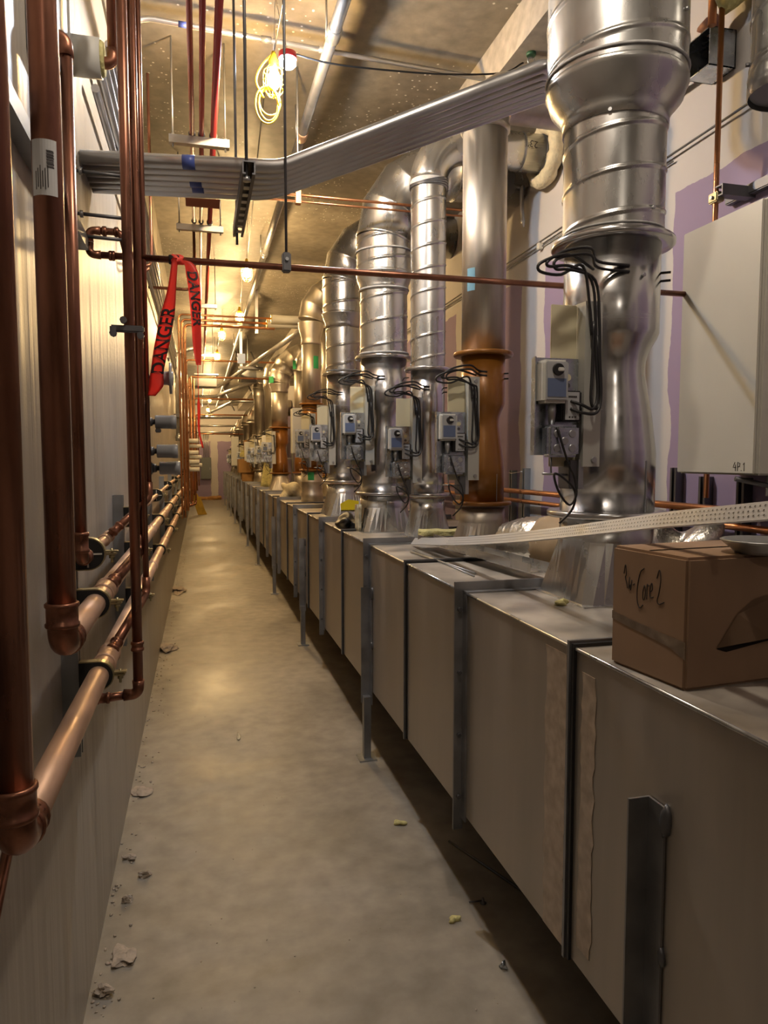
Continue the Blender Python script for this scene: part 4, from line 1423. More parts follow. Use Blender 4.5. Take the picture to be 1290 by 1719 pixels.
t = thing('eye_bolt', 'green anchor with an eye bolt in the ceiling beam above the conduits', 'bolt', (1.62, 3.38, 3.55))
link('anchor', lathe(nb(), [(0.022, 3.585), (0.024, 3.592), (0.024, 3.6)], 1.62, 3.38, 16), mat('dark_green_anchor', (0.03, 0.10, 0.05), 0.5), t)
link('eye', sweep(nb(), ring_pts((1.62, 3.38, 3.562), 0.017, 'Y', 18), 0.004, 8), STEEL, t)
# ------------------------------------------------------------------ caged work lamps on their cord


def lamp_strength(p, r):
    return p / (PI * 4 * PI * r * r)


RB = 0.030
b_ = BULB.node_tree.nodes['Principled BSDF']
b_.inputs['Emission Color'].default_value = (*WARM, 1)
b_.inputs['Emission Strength'].default_value = lamp_strength(P_BULB, RB)
LAMPS = [(0.375, 3.56, 3.405), (0.455, 6.85, 3.325), (0.505, 9.0, 3.33), (0.35, 10.9, 3.43), (0.335, 13.0, 3.405), (0.30, 16.6, 3.30), (0.305, 20.7, 3.26), (0.30, 24.4, 3.25), (0.30, 28.2, 3.25)]  # last lamp is added to brighten the far wall
LNAM = ['nearest glowing yellow caged work lamp, with a yellow cord coil under it', 'second glowing yellow caged work lamp, above the copper cross pipe',
        'third glowing yellow caged work lamp, by the ceiling pipe', 'fourth glowing yellow caged work lamp, left of the third', 'fifth glowing yellow caged work lamp down the aisle',
        'sixth glowing caged work lamp, small, down the aisle', 'seventh glowing caged work lamp, tiny, down the aisle', 'eighth glowing caged work lamp, tiny, far down the aisle', 'added last caged work lamp brightening the far purple wall']


def work_lamp(x, y, z, label):
    t = thing('work_lamp', label, 'lamp', (x, y, z), 'string of work lamps')
    bl = nb()
    lathe(bl, [(0.006, -0.044), (0.018, -0.040), (0.028, -0.024), (0.031, -0.008), (0.028, 0.010), (0.019, 0.028), (0.014, 0.042)], 0, 0, 20)
    bmesh.ops.translate(bl, verts=bl.verts, vec=(x, y, z))
    link('bulb', bl, BULB, t)
    s = nb()
    lathe(s, [(0.017, 0.042), (0.022, 0.045), (0.022, 0.085), (0.015, 0.10), (0.010, 0.125)], 0, 0, 18)
    bmesh.ops.translate(s, verts=s.verts, vec=(x, y, z))
    link('socket', s, YPLAST, t)
    g = nb()
    for k in range(8):
        a = 2 * PI * k / 8
        c, sn = math.cos(a), math.sin(a)
        pts = spline([(x + 0.023 * c, y + 0.023 * sn, z + 0.06), (x + 0.046 * c, y + 0.046 * sn, z + 0.035), (x + 0.050 * c, y + 0.050 * sn, z - 0.01), (x + 0.045 * c, y + 0.045 * sn, z - 0.05), (x + 0.022 * c, y + 0.022 * sn, z - 0.078), (x, y, z - 0.084)], 3)
        sweep(g, pts, 0.0016, 6)
    for zz, rr in ((0.035, 0.046), (-0.01, 0.050), (-0.05, 0.045)):
        sweep(g, ring_pts((x, y, z + zz), rr, 'Z', 20), 0.0018, 6)
    link('cage', g, YPLAST, t)
    link('hook', sweep(nb(), [(x, y, z + 0.12), (x + 0.004, y, z + 0.2), (x + 0.012, y, CEIL - 0.002)], 0.0015, 6), STEEL, t)
    return t


for (x, y, z), lab in zip(LAMPS, LNAM):
    w = work_lamp(x, y, z, lab)
    if y < 4:
        for k, (rx, rz, dx, dz) in enumerate(((0.055, 0.085, -0.035, -0.135), (0.045, 0.075, -0.028, -0.125), (0.05, 0.06, -0.02, -0.11))):
            pts = [(x + dx + rx * math.cos(a), y - 0.03 + 0.012 * k, z + dz + rz * math.sin(a)) for a in [2 * PI * i / 24 for i in range(25)]]
            link('cord_coil', sweep(nb(), pts, 0.0042, 8), YPLAST, w)
        link('plug_tail', sweep(nb(), spline([(x - 0.01, y, z + 0.11), (x - 0.06, y, z + 0.05), (x - 0.085, y - 0.02, z - 0.03), (x - 0.05, y - 0.02, z - 0.1)], 5), 0.005, 8), YPLAST, w)
pts = [(0.40, 1.0, 3.60), (0.39, 2.2, 3.62)]
for (x, y, z) in LAMPS:
    pts.append((x + 0.008, y, z + 0.15))
    pts.append((x + 0.03, y + 0.9, z + 0.30))
one('lamp_cord', sweep(nb(), spline(pts[:-1], 5), 0.004, 8), BLACK, 'dark power cord stringing the caged work lamps together along the ceiling', 'cord')

# white emergency lamp with a red top next to the first lamp
t = thing('led_lamp', 'small white glowing lamp with a red top beside the nearest caged lamp', 'lamp', (0.425, 3.42, 3.43))
link('red_top', lathe(nb(), [(0.040, 0), (0.042, 0.004), (0.040, 0.028), (0.018, 0.036)], 0.425, 3.42, 24), REDPL, t)
for o in t.children:
    o.location.z = 0.0
for v in t.children[0].data.vertices:
    v.co.z += 3.43
RL = 0.038
lz = nb()
lathe(lz, [(0.004, 3.395), (0.028, 3.397), (RL, 3.408), (RL, 3.428)], 0.425, 3.42, 24)
link('lens', lz, LEDM, t)
LEDM.node_tree.nodes['Principled BSDF'].inputs['Emission Color'].default_value = (*COOL, 1)
LEDM.node_tree.nodes['Principled BSDF'].inputs['Emission Strength'].default_value = P_LED / (PI * 0.0095)
link('wire', sweep(nb(), spline([(0.425, 3.42, 3.465), (0.41, 3.44, 3.55), (0.39, 3.50, 3.7), (0.385, 3.52, CEIL - 0.002)], 4), 0.0015, 6), STEEL, t)
one('cable', sweep(nb(), spline([(0.43, 3.43, 3.468), (0.62, 3.44, 3.45), (0.90, 3.45, 3.46), (1.2, 3.45, 3.48), (1.5, 3.46, 3.53), (1.62, 3.47, 3.6)], 6), 0.0045, 8), BLACK,
    'thin black cable sagging from the white lamp across to the concrete beam', 'cable')

# ------------------------------------------------------------------ ceiling pipe and red pipes on trapezes
t = thing('ceiling_pipe', 'long grey steel pipe running down the aisle just under the ceiling', 'pipe', (0.655, 1.0, 3.62))
link('pipe', sweep(nb(), [(0.655, -1.0, 3.62), (0.655, 28.0, 3.62)], 0.0285, 20), STEEL, t)
for y in (3.45, 4.55, 7.2, 10.4, 12.9):
    link('coupling', sweep(nb(), [(0.655, y, 3.62), (0.655, y + 0.012, 3.62), (0.655, y + 0.09, 3.62), (0.655, y + 0.10, 3.62)], [0.031, 0.036, 0.036, 0.031], 18), COPPERD if y in (4.55, 10.4) else STEEL, t)
    link('hanger', sweep(nb(), [(0.62, y + 0.05, 3.60), (0.62, y + 0.05, CEIL - 0.002)], 0.005, 8), STEEL, t)
for k, (x, nm) in enumerate(((-0.007, 'left'), (0.042, 'middle'), (0.103, 'right'))):
    rr = 0.0125 if k < 2 else 0.016
    t = thing('red_pipe', '%s of the three red pipes hung above the left of the aisle' % nm, 'pipe', (x, 1.0, 3.3), 'red pipes on the trapezes')
    link('pipe', sweep(nb(), [(x, -1.0, 3.315), (x, (8.3, 10.5, 24.0)[k], 3.315)], rr, 14), REDP, t)
    for y in (4.03, 5.45):
        link('pipe_clip', sweep(nb(), [(x, y, 3.315), (x, y + 0.02, 3.315)], rr + 0.006, 12), DARKST, t)
TR = [(4.04, -0.125, 0.185, 'first trapeze strut carrying the three red pipes, before the red-brown box'), (5.50, -0.13, 0.20, 'second trapeze strut carrying the three red pipes, just past the red-brown box'),
      (8.2, -0.05, 0.22, 'third trapeze strut carrying the red pipes, beyond the red tape'), (12.0, -0.06, 0.26, 'far small trapeze strut carrying the red pipes')]
for y, x0, x1, lab in TR:
    t = thing('trapeze_hanger', lab, 'hanger', ((x0 + x1) / 2, y, 3.26), 'trapezes under the red pipes')
    b = nb()
    prism(b, [(y - 0.0205, 3.258), (y + 0.0205, 3.258), (y + 0.0205, 3.299), (y - 0.0205, 3.299)], 'X', x0, x1)
    link('channel', b, COND, t)
    for x in (x0 + 0.02, x1 - 0.02):
        link('rod', sweep(nb(), [(x, y, 3.24), (x, y, CEIL - 0.002)], 0.0048, 8), STEEL, t)
        link('nut', sweep(nb(), [(x, y, 3.299), (x, y, 3.310)], 0.010, 6), STEEL, t)
t = thing('sleeve_box', 'red-brown box with a black open end around the three red pipes', 'box', (0.045, 4.7, 3.22))
b = nb()
x0, x1, z0, z1 = -0.055, 0.155, 3.215, 3.40
for q in ((x0, x1, z0, z0 + 0.012), (x0, x1, z1 - 0.012, z1), (x0, x0 + 0.012, z0 + 0.012, z1 - 0.012), (x1 - 0.012, x1, z0 + 0.012, z1 - 0.012)):
    box(b, q[0], q[1], 4.62, 4.86, q[2], q[3])
link('shell', b, REDB, t)
link('inner_shade_block', box(nb(), x0 + 0.012, x1 - 0.012, 4.65, 4.84, z0 + 0.012, z1 - 0.012), BLACKM, t)  # black block paints the shade inside the open box
t = thing('junction_box', 'grey box hung under the ceiling farther down, below the red scrap of tape', 'box', (0.15, 13.3, 2.9))
link('body', bbox(nb(), -0.02, 0.32, 13.2, 13.5, 2.90, 3.10, 0.01), PVCG, t)
link('lid', bbox(nb(), -0.06, 0.36, 13.17, 13.53, 3.10, 3.125, 0.006), COND, t)
for x in (0.0, 0.3):
    link('rod', sweep(nb(), [(x, 13.35, 3.12), (x, 13.35, CEIL - 0.002)], 0.006, 6), STEEL, t)

# ------------------------------------------------------------------ farther lines crossing the aisle
def loop_line(x0, y, z, x1, zb, r, m, lab, grp, sleeve=None):
    t = thing('copper_loop', lab, 'pipe', (x0, y, z), grp)
    link('pipe', sweep(nb(), fillet([(x0, y, zb), (x0, y, z), (x1, y, z)], 0.05), r, 10), m, t)
    if sleeve:
        link('jacket', sweep(nb(), [(sleeve[0], y, z), (sleeve[1], y, z)], sleeve[2], 16), INSW, t)
        link('jacket_end', sweep(nb(), [(sleeve[0] - 0.008, y, z), (sleeve[0] + 0.001, y, z)], sleeve[2] * 1.02, 16), YPLAST, t)
    return t


G8 = 'copper lines crossing at the second far bay'
loop_line(-0.20, 8.5, 3.235, 1.3, 0.93, 0.011, COPPERB, 'upper copper line rising by the left wall and crossing into a white jacket', G8, (0.84, 1.25, 0.045))
loop_line(-0.17, 8.62, 3.20, 1.3, 0.93, 0.014, COPPERB, 'middle copper line of the farther left cluster crossing under the third lamp', G8, (0.80, 1.25, 0.045))
loop_line(-0.14, 8.74, 3.165, 0.90, 1.0, 0.016, COPPERB, 'lowest copper line of the farther left cluster crossing under the third lamp', G8)
G12 = 'copper lines crossing at the far bays'
loop_line(-0.18, 12.0, 3.195, 1.5, 0.9, 0.016, COPPERB, 'bright copper line crossing the aisle far down, upper one', G12)
loop_line(-0.14, 12.15, 2.945, 1.5, 0.9, 0.016, COPPERB, 'bright copper line crossing the aisle far down, lower one', G12)
loop_line(-0.10, 14.6, 2.80, 1.5, 0.9, 0.018, COPPERB, 'dull copper line crossing the aisle beyond the hanging grey box', G12)
loop_line(-0.06, 16.8, 2.62, 1.5, 0.9, 0.018, COPPERB, 'thin copper line crossing the aisle near the fat elbows', G12)
loop_line(-0.02, 20.0, 2.30, 1.5, 0.9, 0.018, COPPERB, 'lowest thin copper line crossing the aisle near the far wall', G12)
for k, (x, z) in enumerate(((-0.11, 1.86), (-0.07, 1.79), (-0.11, 1.70), (-0.07, 1.64), (-0.10, 1.575), (-0.065, 1.53), (-0.10, 1.47))):
    t = thing('valve_grip', 'small white jacketed valve grip stacked on the far left copper lines', 'valve', (x, 10.2, z), 'white grips on the far copper lines')
    link('grip', sweep(nb(), [(x - 0.06, 10.2 + 0.05 * (k % 2), z), (x + 0.10, 10.2 + 0.05 * (k % 2), z)], 0.030 if k % 2 == 0 else 0.024, 12), INSW, t)
for k, (x, y) in enumerate(((-0.15, 10.15), (-0.10, 10.35), (-0.06, 10.6))):
    t = thing('copper_riser_pipe', 'one of the distant vertical copper lines by the left wall', 'pipe', (x, y, 0.9), 'distant copper lines')
    link('pipe', sweep(nb(), [(x, y, 1.0), (x, y, 2.75)], 0.014, 10), COPPERB, t)
    link('elbow', sweep(nb(), fillet([(x, y, 1.02), (x, y, 0.97), (XP, y - 0.2, zlow(y))], 0.03), 0.016, 10), COPPERF, t)
# short rear copper pieces
t = thing('copper_stub', 'thin dark copper arm coming off the left wall behind the red tape', 'pipe', (-0.2, 6.0, 2.9))
link('pipe', sweep(nb(), fillet([(-0.34, 5.6, 2.86), (-0.06, 5.6, 2.86), (-0.01, 5.65, 2.9), (-0.01, 5.65, 3.3)], 0.04), 0.011, 10), COPPER, t)
one('copper_line', sweep(nb(), [(0.30, 4.17, 3.10), (1.6, 4.17, 3.10)], 0.008, 10), COPPERB, 'upper of two thin copper lines crossing under the conduit rack to the galvanized elbow', 'pipe', 'two thin copper lines')
one('copper_line', sweep(nb(), [(0.30, 4.17, 3.065), (1.6, 4.17, 3.065)], 0.006, 10), COPPERB, 'lower of two thin copper lines crossing under the conduit rack to the galvanized elbow', 'pipe', 'two thin copper lines')
t = thing('hanger_rod', 'short steel hanger with a copper clip on the two thin copper lines', 'hanger', (0.57, 4.17, 3.1))
link('rod', sweep(nb(), [(0.57, 4.17, 3.13), (0.57, 4.17, CEIL - 0.002)], 0.006, 8), STEEL, t)
link('clip', box(nb(), 0.555, 0.585, 4.15, 4.19, 3.05, 3.13), COPPERB, t)

# conduits bent diagonally across, farther down
one('conduit', sweep(nb(), fillet([(-0.30, 15.4, 3.1), (0.385, 15.33, 3.1), (0.70, 12.7, 3.1), (1.19, 8.3, 3.1)], 0.3), 0.035, 12), COND, 'farther grey conduit bending diagonally towards the green-labelled riser, upper one', 'conduit')
one('conduit', sweep(nb(), fillet([(-0.30, 17.9, 3.1), (0.385, 17.6, 3.1), (1.50, 11.6, 3.1)], 0.3), 0.042, 12), COND, 'farther grey conduit bending diagonally towards the narrow brown riser, lower one', 'conduit')
one('conduit', sweep(nb(), fillet([(-0.1, 26.8, 3.05), (0.84, 18.2, 3.05), (1.6, 18.0, 3.05)], 0.3), 0.04, 10), COND, 'distant grey conduit slanting up from the left to the fat elbows', 'conduit')
for k, y in enumerate((19.5, 22.0, 24.5)):
    one('brace', sweep(nb(), [(-0.34, y, 2.7 - 0.1 * k), (1.4, y, 2.72 - 0.1 * k)], 0.03, 8), COND, ['nearer', 'middle', 'farthest'][k] + ' of the level grey struts spanning the far end of the aisle', 'strut', 'struts at the far end')
for k, (x0, x1, y) in enumerate(((0.75, 1.05, 15.0), (1.05, 1.45, 15.0), (0.6, 1.0, 21.0))):
    one('brace', sweep(nb(), [(x0, y, CEIL), (x1, y, 3.0)], 0.018, 8), COND, ['left', 'right', 'farther'][k] + ' thin slanting brace hung from the ceiling far down the aisle', 'brace', 'slanting braces')
t = thing('insulated_pipe', 'fat cream insulated pipe with a grey band hung from the ceiling far down', 'pipe', (0.9, 13.0, 3.07))
link('jacket', sweep(nb(), [(0.69, 13.0, 3.07), (1.2, 13.0, 3.08)], 0.105, 20), INSW, t)
link('band', sweep(nb(), [(0.74, 13.0, 3.07), (1.0, 13.0, 3.075)], 0.108, 20), PVCG, t)
link('rod', sweep(nb(), [(0.86, 13.0, 3.15), (0.86, 13.0, CEIL - 0.002)], 0.008, 8), STEEL, t)
t = thing('hanging_plate', 'dark flat channel with a blue tag hung left of the insulated pipe', 'channel', (0.9, 11.6, 3.15))
link('channel', box(nb(), 0.62, 1.0, 11.5, 11.6, 3.02, 3.06), DARKST, t)
link('post', box(nb(), 0.64, 0.68, 11.52, 11.56, 3.06, CEIL), COND, t)
link('tag', box(nb(), 0.60, 0.72, 11.47, 11.50, 3.10, 3.25), BLUEL, t)
one('brace', box(nb(), 0.74, 0.775, 9.6, 9.64, 3.25, CEIL), COND, 'short slotted strut hanging from the ceiling right of the ceiling pipe', 'strut')
t = thing('conduit', 'stout vertical conduit on the left wall bending away near the far copper lines', 'conduit', (-0.29, 11.2, 1.9))
link('tube', sweep(nb(), fillet([(-0.30, 11.2, 1.90), (-0.30, 11.2, 3.2), (-0.05, 11.2, 3.26)], 0.2), 0.032, 14), COND, t)
link('end_fitting', sweep(nb(), [(-0.30, 11.2, 1.88), (-0.30, 11.2, 1.97)], 0.04, 12), STEEL, t)
link('clamp', bbox(nb(), XL, -0.26, 10.9, 11.25, 2.22, 2.27, 0.004), DARKST, t)

# ------------------------------------------------------------------ right wall fittings
t = thing('enclosure', 'large off-white metal enclosure on the right wall beside the nearest riser', 'cabinet', (1.94, 2.2, 1.545))
link('body', bbox(nb(), 1.805, XR - 0.002, 2.0, 2.41, 1.548, 2.455, 0.006), WHITEC, t)
link('door', bbox(nb(), 1.795, 1.805, 2.012, 2.408, 1.552, 2.452, 0.003), WHITEC, t)
b = nb()
# marker writing near its lower edge: strokes of 4 P . 1
def stroke(bm, pts, w, face):
    """thin flat pen line; face maps (u,v) to a point, thickness along its normal"""
    P = [face(*p) for p in pts]
    sweep(bm, P, w, 6)
fw = lambda u, v: (1.7945, 2.105 - u, 1.562 + v)
for s in ([(0.008, 0.03), (0.0, 0.012), (0.014, 0.012)], [(0.011, 0.022), (0.011, 0.0)], [(0.021, 0.0), (0.021, 0.03), (0.032, 0.026), (0.031, 0.016), (0.021, 0.014)], [(0.038, 0.001), (0.040, 0.002)], [(0.047, 0.022), (0.052, 0.028), (0.052, 0.0)]):
    stroke(b, s, 0.0013, fw)
link('handwriting', b, INK, t)
for k, (y, z0) in enumerate(((4.46, 1.53), (4.26, 1.545), (2.74, 1.565), (2.55, 1.53), (2.33, 1.53))):
    b = nb()
    prism(b, [(XR, y), (XR - 0.041, y), (XR - 0.041, y + 0.012), (XR - 0.036, y + 0.012), (XR - 0.036, y + 0.004), (XR - 0.004, y + 0.004), (XR - 0.004, y + 0.037), (XR - 0.036, y + 0.037), (XR - 0.036, y + 0.029), (XR - 0.041, y + 0.029), (XR - 0.041, y + 0.041), (XR, y + 0.041)], 'Z', 0.9, z0)
    lab = ['left strut of the pair on the right wall beside the brown valve', 'right strut of the pair on the right wall beside the brown valve', 'strut on the right wall just left of the white enclosure',
           'dark strut below the left part of the white enclosure', 'dark strut below the middle of the white enclosure'][k]
    one('strut_channel', b, STRUT if k < 2 else DARKST, lab, 'strut', 'wall struts')
one('tie_wire', sweep(nb(), spline([(2.02, 4.26, 1.525), (2.0, 4.36, 1.512), (2.02, 4.46, 1.515)], 4), 0.003, 6), STEEL, 'thin rod tying the two struts beside the brown valve', 'rod')
for k, z in enumerate((1.395, 1.335)):
    one('copper_line', sweep(nb(), [(1.985, 0.8, z + 0.012), (1.985, 2.7, z + 0.008), (1.985, 7.5, z - 0.006)], 0.016 if k == 0 else 0.014, 12), COPPERB, ('upper' if k == 0 else 'lower') + ' copper line running level along the right wall behind the risers', 'pipe', 'copper lines on the right wall')
t = thing('wall_rod', 'thin dark rod strung level along the right wall with a small white clip', 'rod', (2.06, 3.0, 2.93))
link('rod', sweep(nb(), [(2.055, 1.5, 2.975), (2.055, 2.5, 2.955), (2.055, 7.8, 2.90)], 0.005, 8), DARKST, t)
link('lower_rod', sweep(nb(), [(2.067, 2.86, 2.925), (2.067, 7.8, 2.875)], 0.004, 8), STEEL, t)
for y in (2.94, 4.12):
    link('clip', bbox(nb(), 2.045, 2.075, y, y + 0.035, 2.895, 2.935, 0.004), INSW, t)
t = thing('copper_drop', 'bright copper pipe dropping behind the white enclosure on the right wall', 'pipe', (1.95, 2.42, 2.46))
link('pipe', sweep(nb(), [(1.945, 2.425, 1.45), (1.945, 2.425, 3.6)], 0.0105, 14), COPPERB, t)
t = thing('copper_drop', 'second short bright copper pipe beside the longer one above the open box', 'pipe', (1.95, 2.45, 3.2))
link('pipe', sweep(nb(), [(1.945, 2.478, 3.27), (1.945, 2.478, 3.6)], 0.016, 14), COPPERB, t)
link('putty', blob(nb(), (1.99, 2.55, 3.312), (0.03, 0.06, 0.025), 4, 3, 0.35, False), PINKF, t)
t = thing('pipe_support', 'dark strut arm with a clamp gripping the copper drop above the white enclosure', 'bracket', (2.0, 2.4, 2.6))
b = nb()
prism(b, [(2.37, 2.60), (2.41, 2.60), (2.41, 2.605), (2.375, 2.605), (2.375, 2.636), (2.41, 2.636), (2.41, 2.641), (2.37, 2.641)], 'X', 1.93, 2.078)
link('arm', b, DARKST, t)
link('wall_arm', bbox(nb(), 2.045, 2.078, 2.26, 2.50, 2.61, 2.65, 0.004), DARKST, t)
link('clamp', bbox(nb(), 1.925, 1.962, 2.395, 2.445, 2.585, 2.622, 0.004), BRASS, t)
link('bolt', sweep(nb(), [(1.925, 2.42, 2.603), (1.917, 2.42, 2.603)], 0.007, 8), STEEL, t)
t = thing('junction_box', 'open galvanized junction box with a black inside, high on the right wall', 'box', (1.98, 2.58, 3.2))
b = nb()
x0, x1, y0, y1, z0, z1 = 1.955, 2.075, 2.50, 2.63, 3.14, 3.285
for q in ((x0, x1, y0, y1, z0, z0 + 0.004), (x0, x1, y0, y1, z1 - 0.004, z1), (x0, x1, y0, y0 + 0.004, z0, z1), (x0, x1, y1 - 0.004, y1, z0, z1), (x1 - 0.004, x1, y0, y1, z0, z1)):
    box(b, *q)
link('shell', b, ZINC, t)
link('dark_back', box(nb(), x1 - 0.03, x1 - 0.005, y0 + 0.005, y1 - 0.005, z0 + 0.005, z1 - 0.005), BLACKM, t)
for k, z in enumerate((3.30, 3.235)):
    tt = one('conduit', sweep(nb(), [(1.99, 2.64, z - 0.03), (1.99, 2.72, z - 0.03), (1.99, 2.72, z - 0.03), (1.99, 3.6, z)], [0.019, 0.019, 0.0135, 0.0135], 12), COND,
             ('upper' if k == 0 else 'lower') + ' stub conduit entering the open junction box from behind the nearest riser', 'conduit', 'stub conduits')
t = thing('duct_stub', 'open-ended galvanized duct hanging into the top right corner', 'duct', (1.76, 1.86, 2.62))
link('pipe', spiral(nb(), 1.745, 1.86, 0.115, 2.76, 3.59, 0.14), GALV, t)
link('end_ring', lathe(nb(), [(0.118, 2.70), (0.1215, 2.705), (0.1215, 2.76), (0.117, 2.775)], 1.745, 1.86, 36, False, False), GALV, t)
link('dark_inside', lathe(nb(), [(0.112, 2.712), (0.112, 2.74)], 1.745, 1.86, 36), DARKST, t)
for a in (2.6, 3.6):
    link('screw', sweep(nb(), [(1.745 + 0.116 * math.cos(a), 1.86 + 0.116 * math.sin(a), 2.80), (1.745 + 0.128 * math.cos(a), 1.86 + 0.128 * math.sin(a), 2.80)], 0.006, 6), DARKST, t)
one('insulation', blob(nb(), (1.99, 2.40, 3.40), (0.07, 0.10, 0.12), 11, 3, 0.35, False), YELLOW, 'yellow fibre stuffed at the wall top above the open junction box', 'insulation')
t = thing('pipe_support', 'small dark arm with a bolt under the near end of the white enclosure', 'bracket', (1.9, 2.05, 1.5))
link('arm', sweep(nb(), [(1.80, 2.10, 1.535), (1.99, 2.02, 1.49)], 0.010, 6), DARKST, t)
link('bolt', sweep(nb(), [(1.90, 2.06, 1.475), (1.90, 2.06, 1.548)], 0.006, 8), STEEL, t)
t = thing('wall_conduit', 'short pointed grey conduit hanging down the right wall below the horizontal pipe', 'conduit', (2.03, 4.3, 3.1))
link('tube', sweep(nb(), [(2.03, 4.34, 3.58), (2.03, 4.34, 3.2), (2.03, 4.32, 3.12), (2.03, 4.31, 3.08)], [0.014, 0.014, 0.012, 0.004], 10), COND, t)

# ------------------------------------------------------------------ things lying on the plenum
ZT = DZ1
t = thing('cardboard_box', 'brown cardboard box with handwriting and a torn side, nearest on the plenum', 'box', (1.1, 1.29, ZT))
bt = nb()
A, B, Cc, D = (0.882, 1.395), (0.905, 1.172), (1.40, 1.215), (1.378, 1.45)
prism(bt, [A, B, Cc, D], 'Z', ZT, ZT + 0.262)
bmesh.ops.recalc_face_normals(bt, faces=bt.faces)
bmesh.ops.bevel(bt, geom=bt.edges[:], offset=0.006, segments=2, affect='EDGES')
link('carton', bt, CARD, t)


def lf(u, v):   # aisle-side face: u from the far corner to the near one
    return (A[0] + (B[0] - A[0]) * u - 0.0005, A[1] + (B[1] - A[1]) * u, ZT + v)


b = nb()
for s in ([(0.18, 0.205), (0.20, 0.225), (0.215, 0.205), (0.20, 0.198), (0.225, 0.185), (0.235, 0.175)],
          [(0.26, 0.20), (0.255, 0.175), (0.275, 0.185), (0.28, 0.172), (0.295, 0.195)], [(0.31, 0.185), (0.335, 0.188)],
          [(0.46, 0.225), (0.41, 0.215), (0.375, 0.185), (0.375, 0.155), (0.41, 0.140), (0.455, 0.148)],
          [(0.47, 0.19), (0.45, 0.175), (0.455, 0.16), (0.475, 0.162), (0.485, 0.178), (0.47, 0.19)],
          [(0.505, 0.162), (0.505, 0.192), (0.52, 0.19), (0.535, 0.192)], [(0.545, 0.178), (0.575, 0.185), (0.565, 0.198), (0.545, 0.185), (0.55, 0.168), (0.59, 0.17)],
          [(0.63, 0.21), (0.66, 0.228), (0.68, 0.21), (0.66, 0.18), (0.64, 0.165), (0.665, 0.158), (0.73, 0.165)]):
    stroke(b, spline(s, 4) if len(s) > 2 else s, 0.0010, lf)
link('handwriting', b, INK, t)
b = nb()
tp = [lf(0.02, 0.118), lf(0.3, 0.110), lf(0.6, 0.104), lf(1.0, 0.097), lf(1.0, 0.062), lf(0.8, 0.078), lf(0.45, 0.088), lf(0.2, 0.094), lf(0.02, 0.10)]
vs = [b.verts.new(V(p) + V((-0.0004, 0, 0))) for p in tp]
b.faces.new(vs)
bmesh.ops.solidify(b, geom=b.faces[:], thickness=0.0006)
link('packing_tape', b, TAPEC, t)


def rf(u, v):   # near face: u metres from the aisle corner
    d = (V((Cc[0], Cc[1], 0)) - V((B[0], B[1], 0))).normalized()
    p = V((B[0], B[1], 0)) + d * u
    return V((p.x + 0.0436 * 0.001, p.y - 0.001, ZT + v))


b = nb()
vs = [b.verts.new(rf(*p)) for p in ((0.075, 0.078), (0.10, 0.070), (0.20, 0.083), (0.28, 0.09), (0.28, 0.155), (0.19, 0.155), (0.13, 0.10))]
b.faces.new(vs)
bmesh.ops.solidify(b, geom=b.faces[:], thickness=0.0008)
link('tear_shade', b, CARDD, t)  # flat dark sheet paints the shade inside the tear
b = nb()
o1 = [rf(0.075, 0.080), rf(0.125, 0.145), rf(0.165, 0.172), rf(0.27, 0.19), rf(0.27, 0.105), rf(0.19, 0.098)]
push = [0.001, 0.002, 0.002, 0.002, 0.035, 0.028]
vs = [b.verts.new(p + V((0, -q, 0))) for p, q in zip(o1, push)]
b.faces.new(vs)
bmesh.ops.solidify(b, geom=b.faces[:], thickness=0.003)
link('torn_flap', b, CARD, t)
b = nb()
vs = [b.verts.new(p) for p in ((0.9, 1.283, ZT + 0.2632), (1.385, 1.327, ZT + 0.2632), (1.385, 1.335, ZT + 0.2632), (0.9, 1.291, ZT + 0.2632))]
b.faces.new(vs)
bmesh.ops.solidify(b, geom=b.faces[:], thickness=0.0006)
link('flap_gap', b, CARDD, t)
t = thing('metal_dish', 'round rimmed metal dish at the right edge on top of the cardboard box', 'dish', (1.085, 1.2, ZT + 0.262))
link('dish', lathe(nb(), [(0.05, ZT + 0.263), (0.056, ZT + 0.27), (0.074, ZT + 0.285), (0.078, ZT + 0.289), (0.074, ZT + 0.291), (0.055, ZT + 0.275)], 1.094, 1.195, 32), STEEL, t)

# white perforated corner bead
t = thing('corner_bead', 'long white perforated corner bead laid across the plenum and the cardboard box', 'bead', (1.2, 2.5, 1.3))
b = nb()
path = spline([(1.02, 3.60, 1.158), (1.09, 3.28, 1.165), (1.175, 2.75, 1.235), (1.10, 2.2, 1.30), (1.20, 1.75, 1.395), (1.34, 1.30, 1.475), (1.40, 1.1, 1.50)], 8)
path = [V(p) for p in path]
# keep the bead straight in plan: a slim strip from behind riser 1's front to the box top
p0, p1 = V((1.063, 3.56, 1.158)), V((0.93, 0.98, 1.500))
path = [p0.lerp(p1, k / 40) + V((0, 0, -0.018 * math.sin(PI * min(1, k / 40 * 1.15)) if k else 0)) for k in range(41)]
d = (p1 - p0).normalized()
sd = V((d.y, -d.x, 0)).normalized()
if sd.x > 0:
    sd = -sd
rows = []
for p in path:
    rows.append([b.verts.new(p + V((0, 0, 0.036)) - sd * 0.022), b.verts.new(p + V((0, 0, 0.003)) + sd * 0.002), b.verts.new(p), b.verts.new(p - sd * 0.014 + V((0, 0, 0.002)))])
for i in range(len(rows) - 1):
    for k in range(3):
        b.faces.new((rows[i][k], rows[i][k + 1], rows[i + 1][k + 1], rows[i + 1][k]))
bmesh.ops.solidify(b, geom=b.faces[:], thickness=0.0012)
bead_o = link('strip', b, WHITEB, t)
b = nb()
nrm = (V((0, 0, 0.033)) - sd * 0.024).normalized()
out = d.cross(nrm).normalized()
if out.dot(sd) < 0:
    out = -out
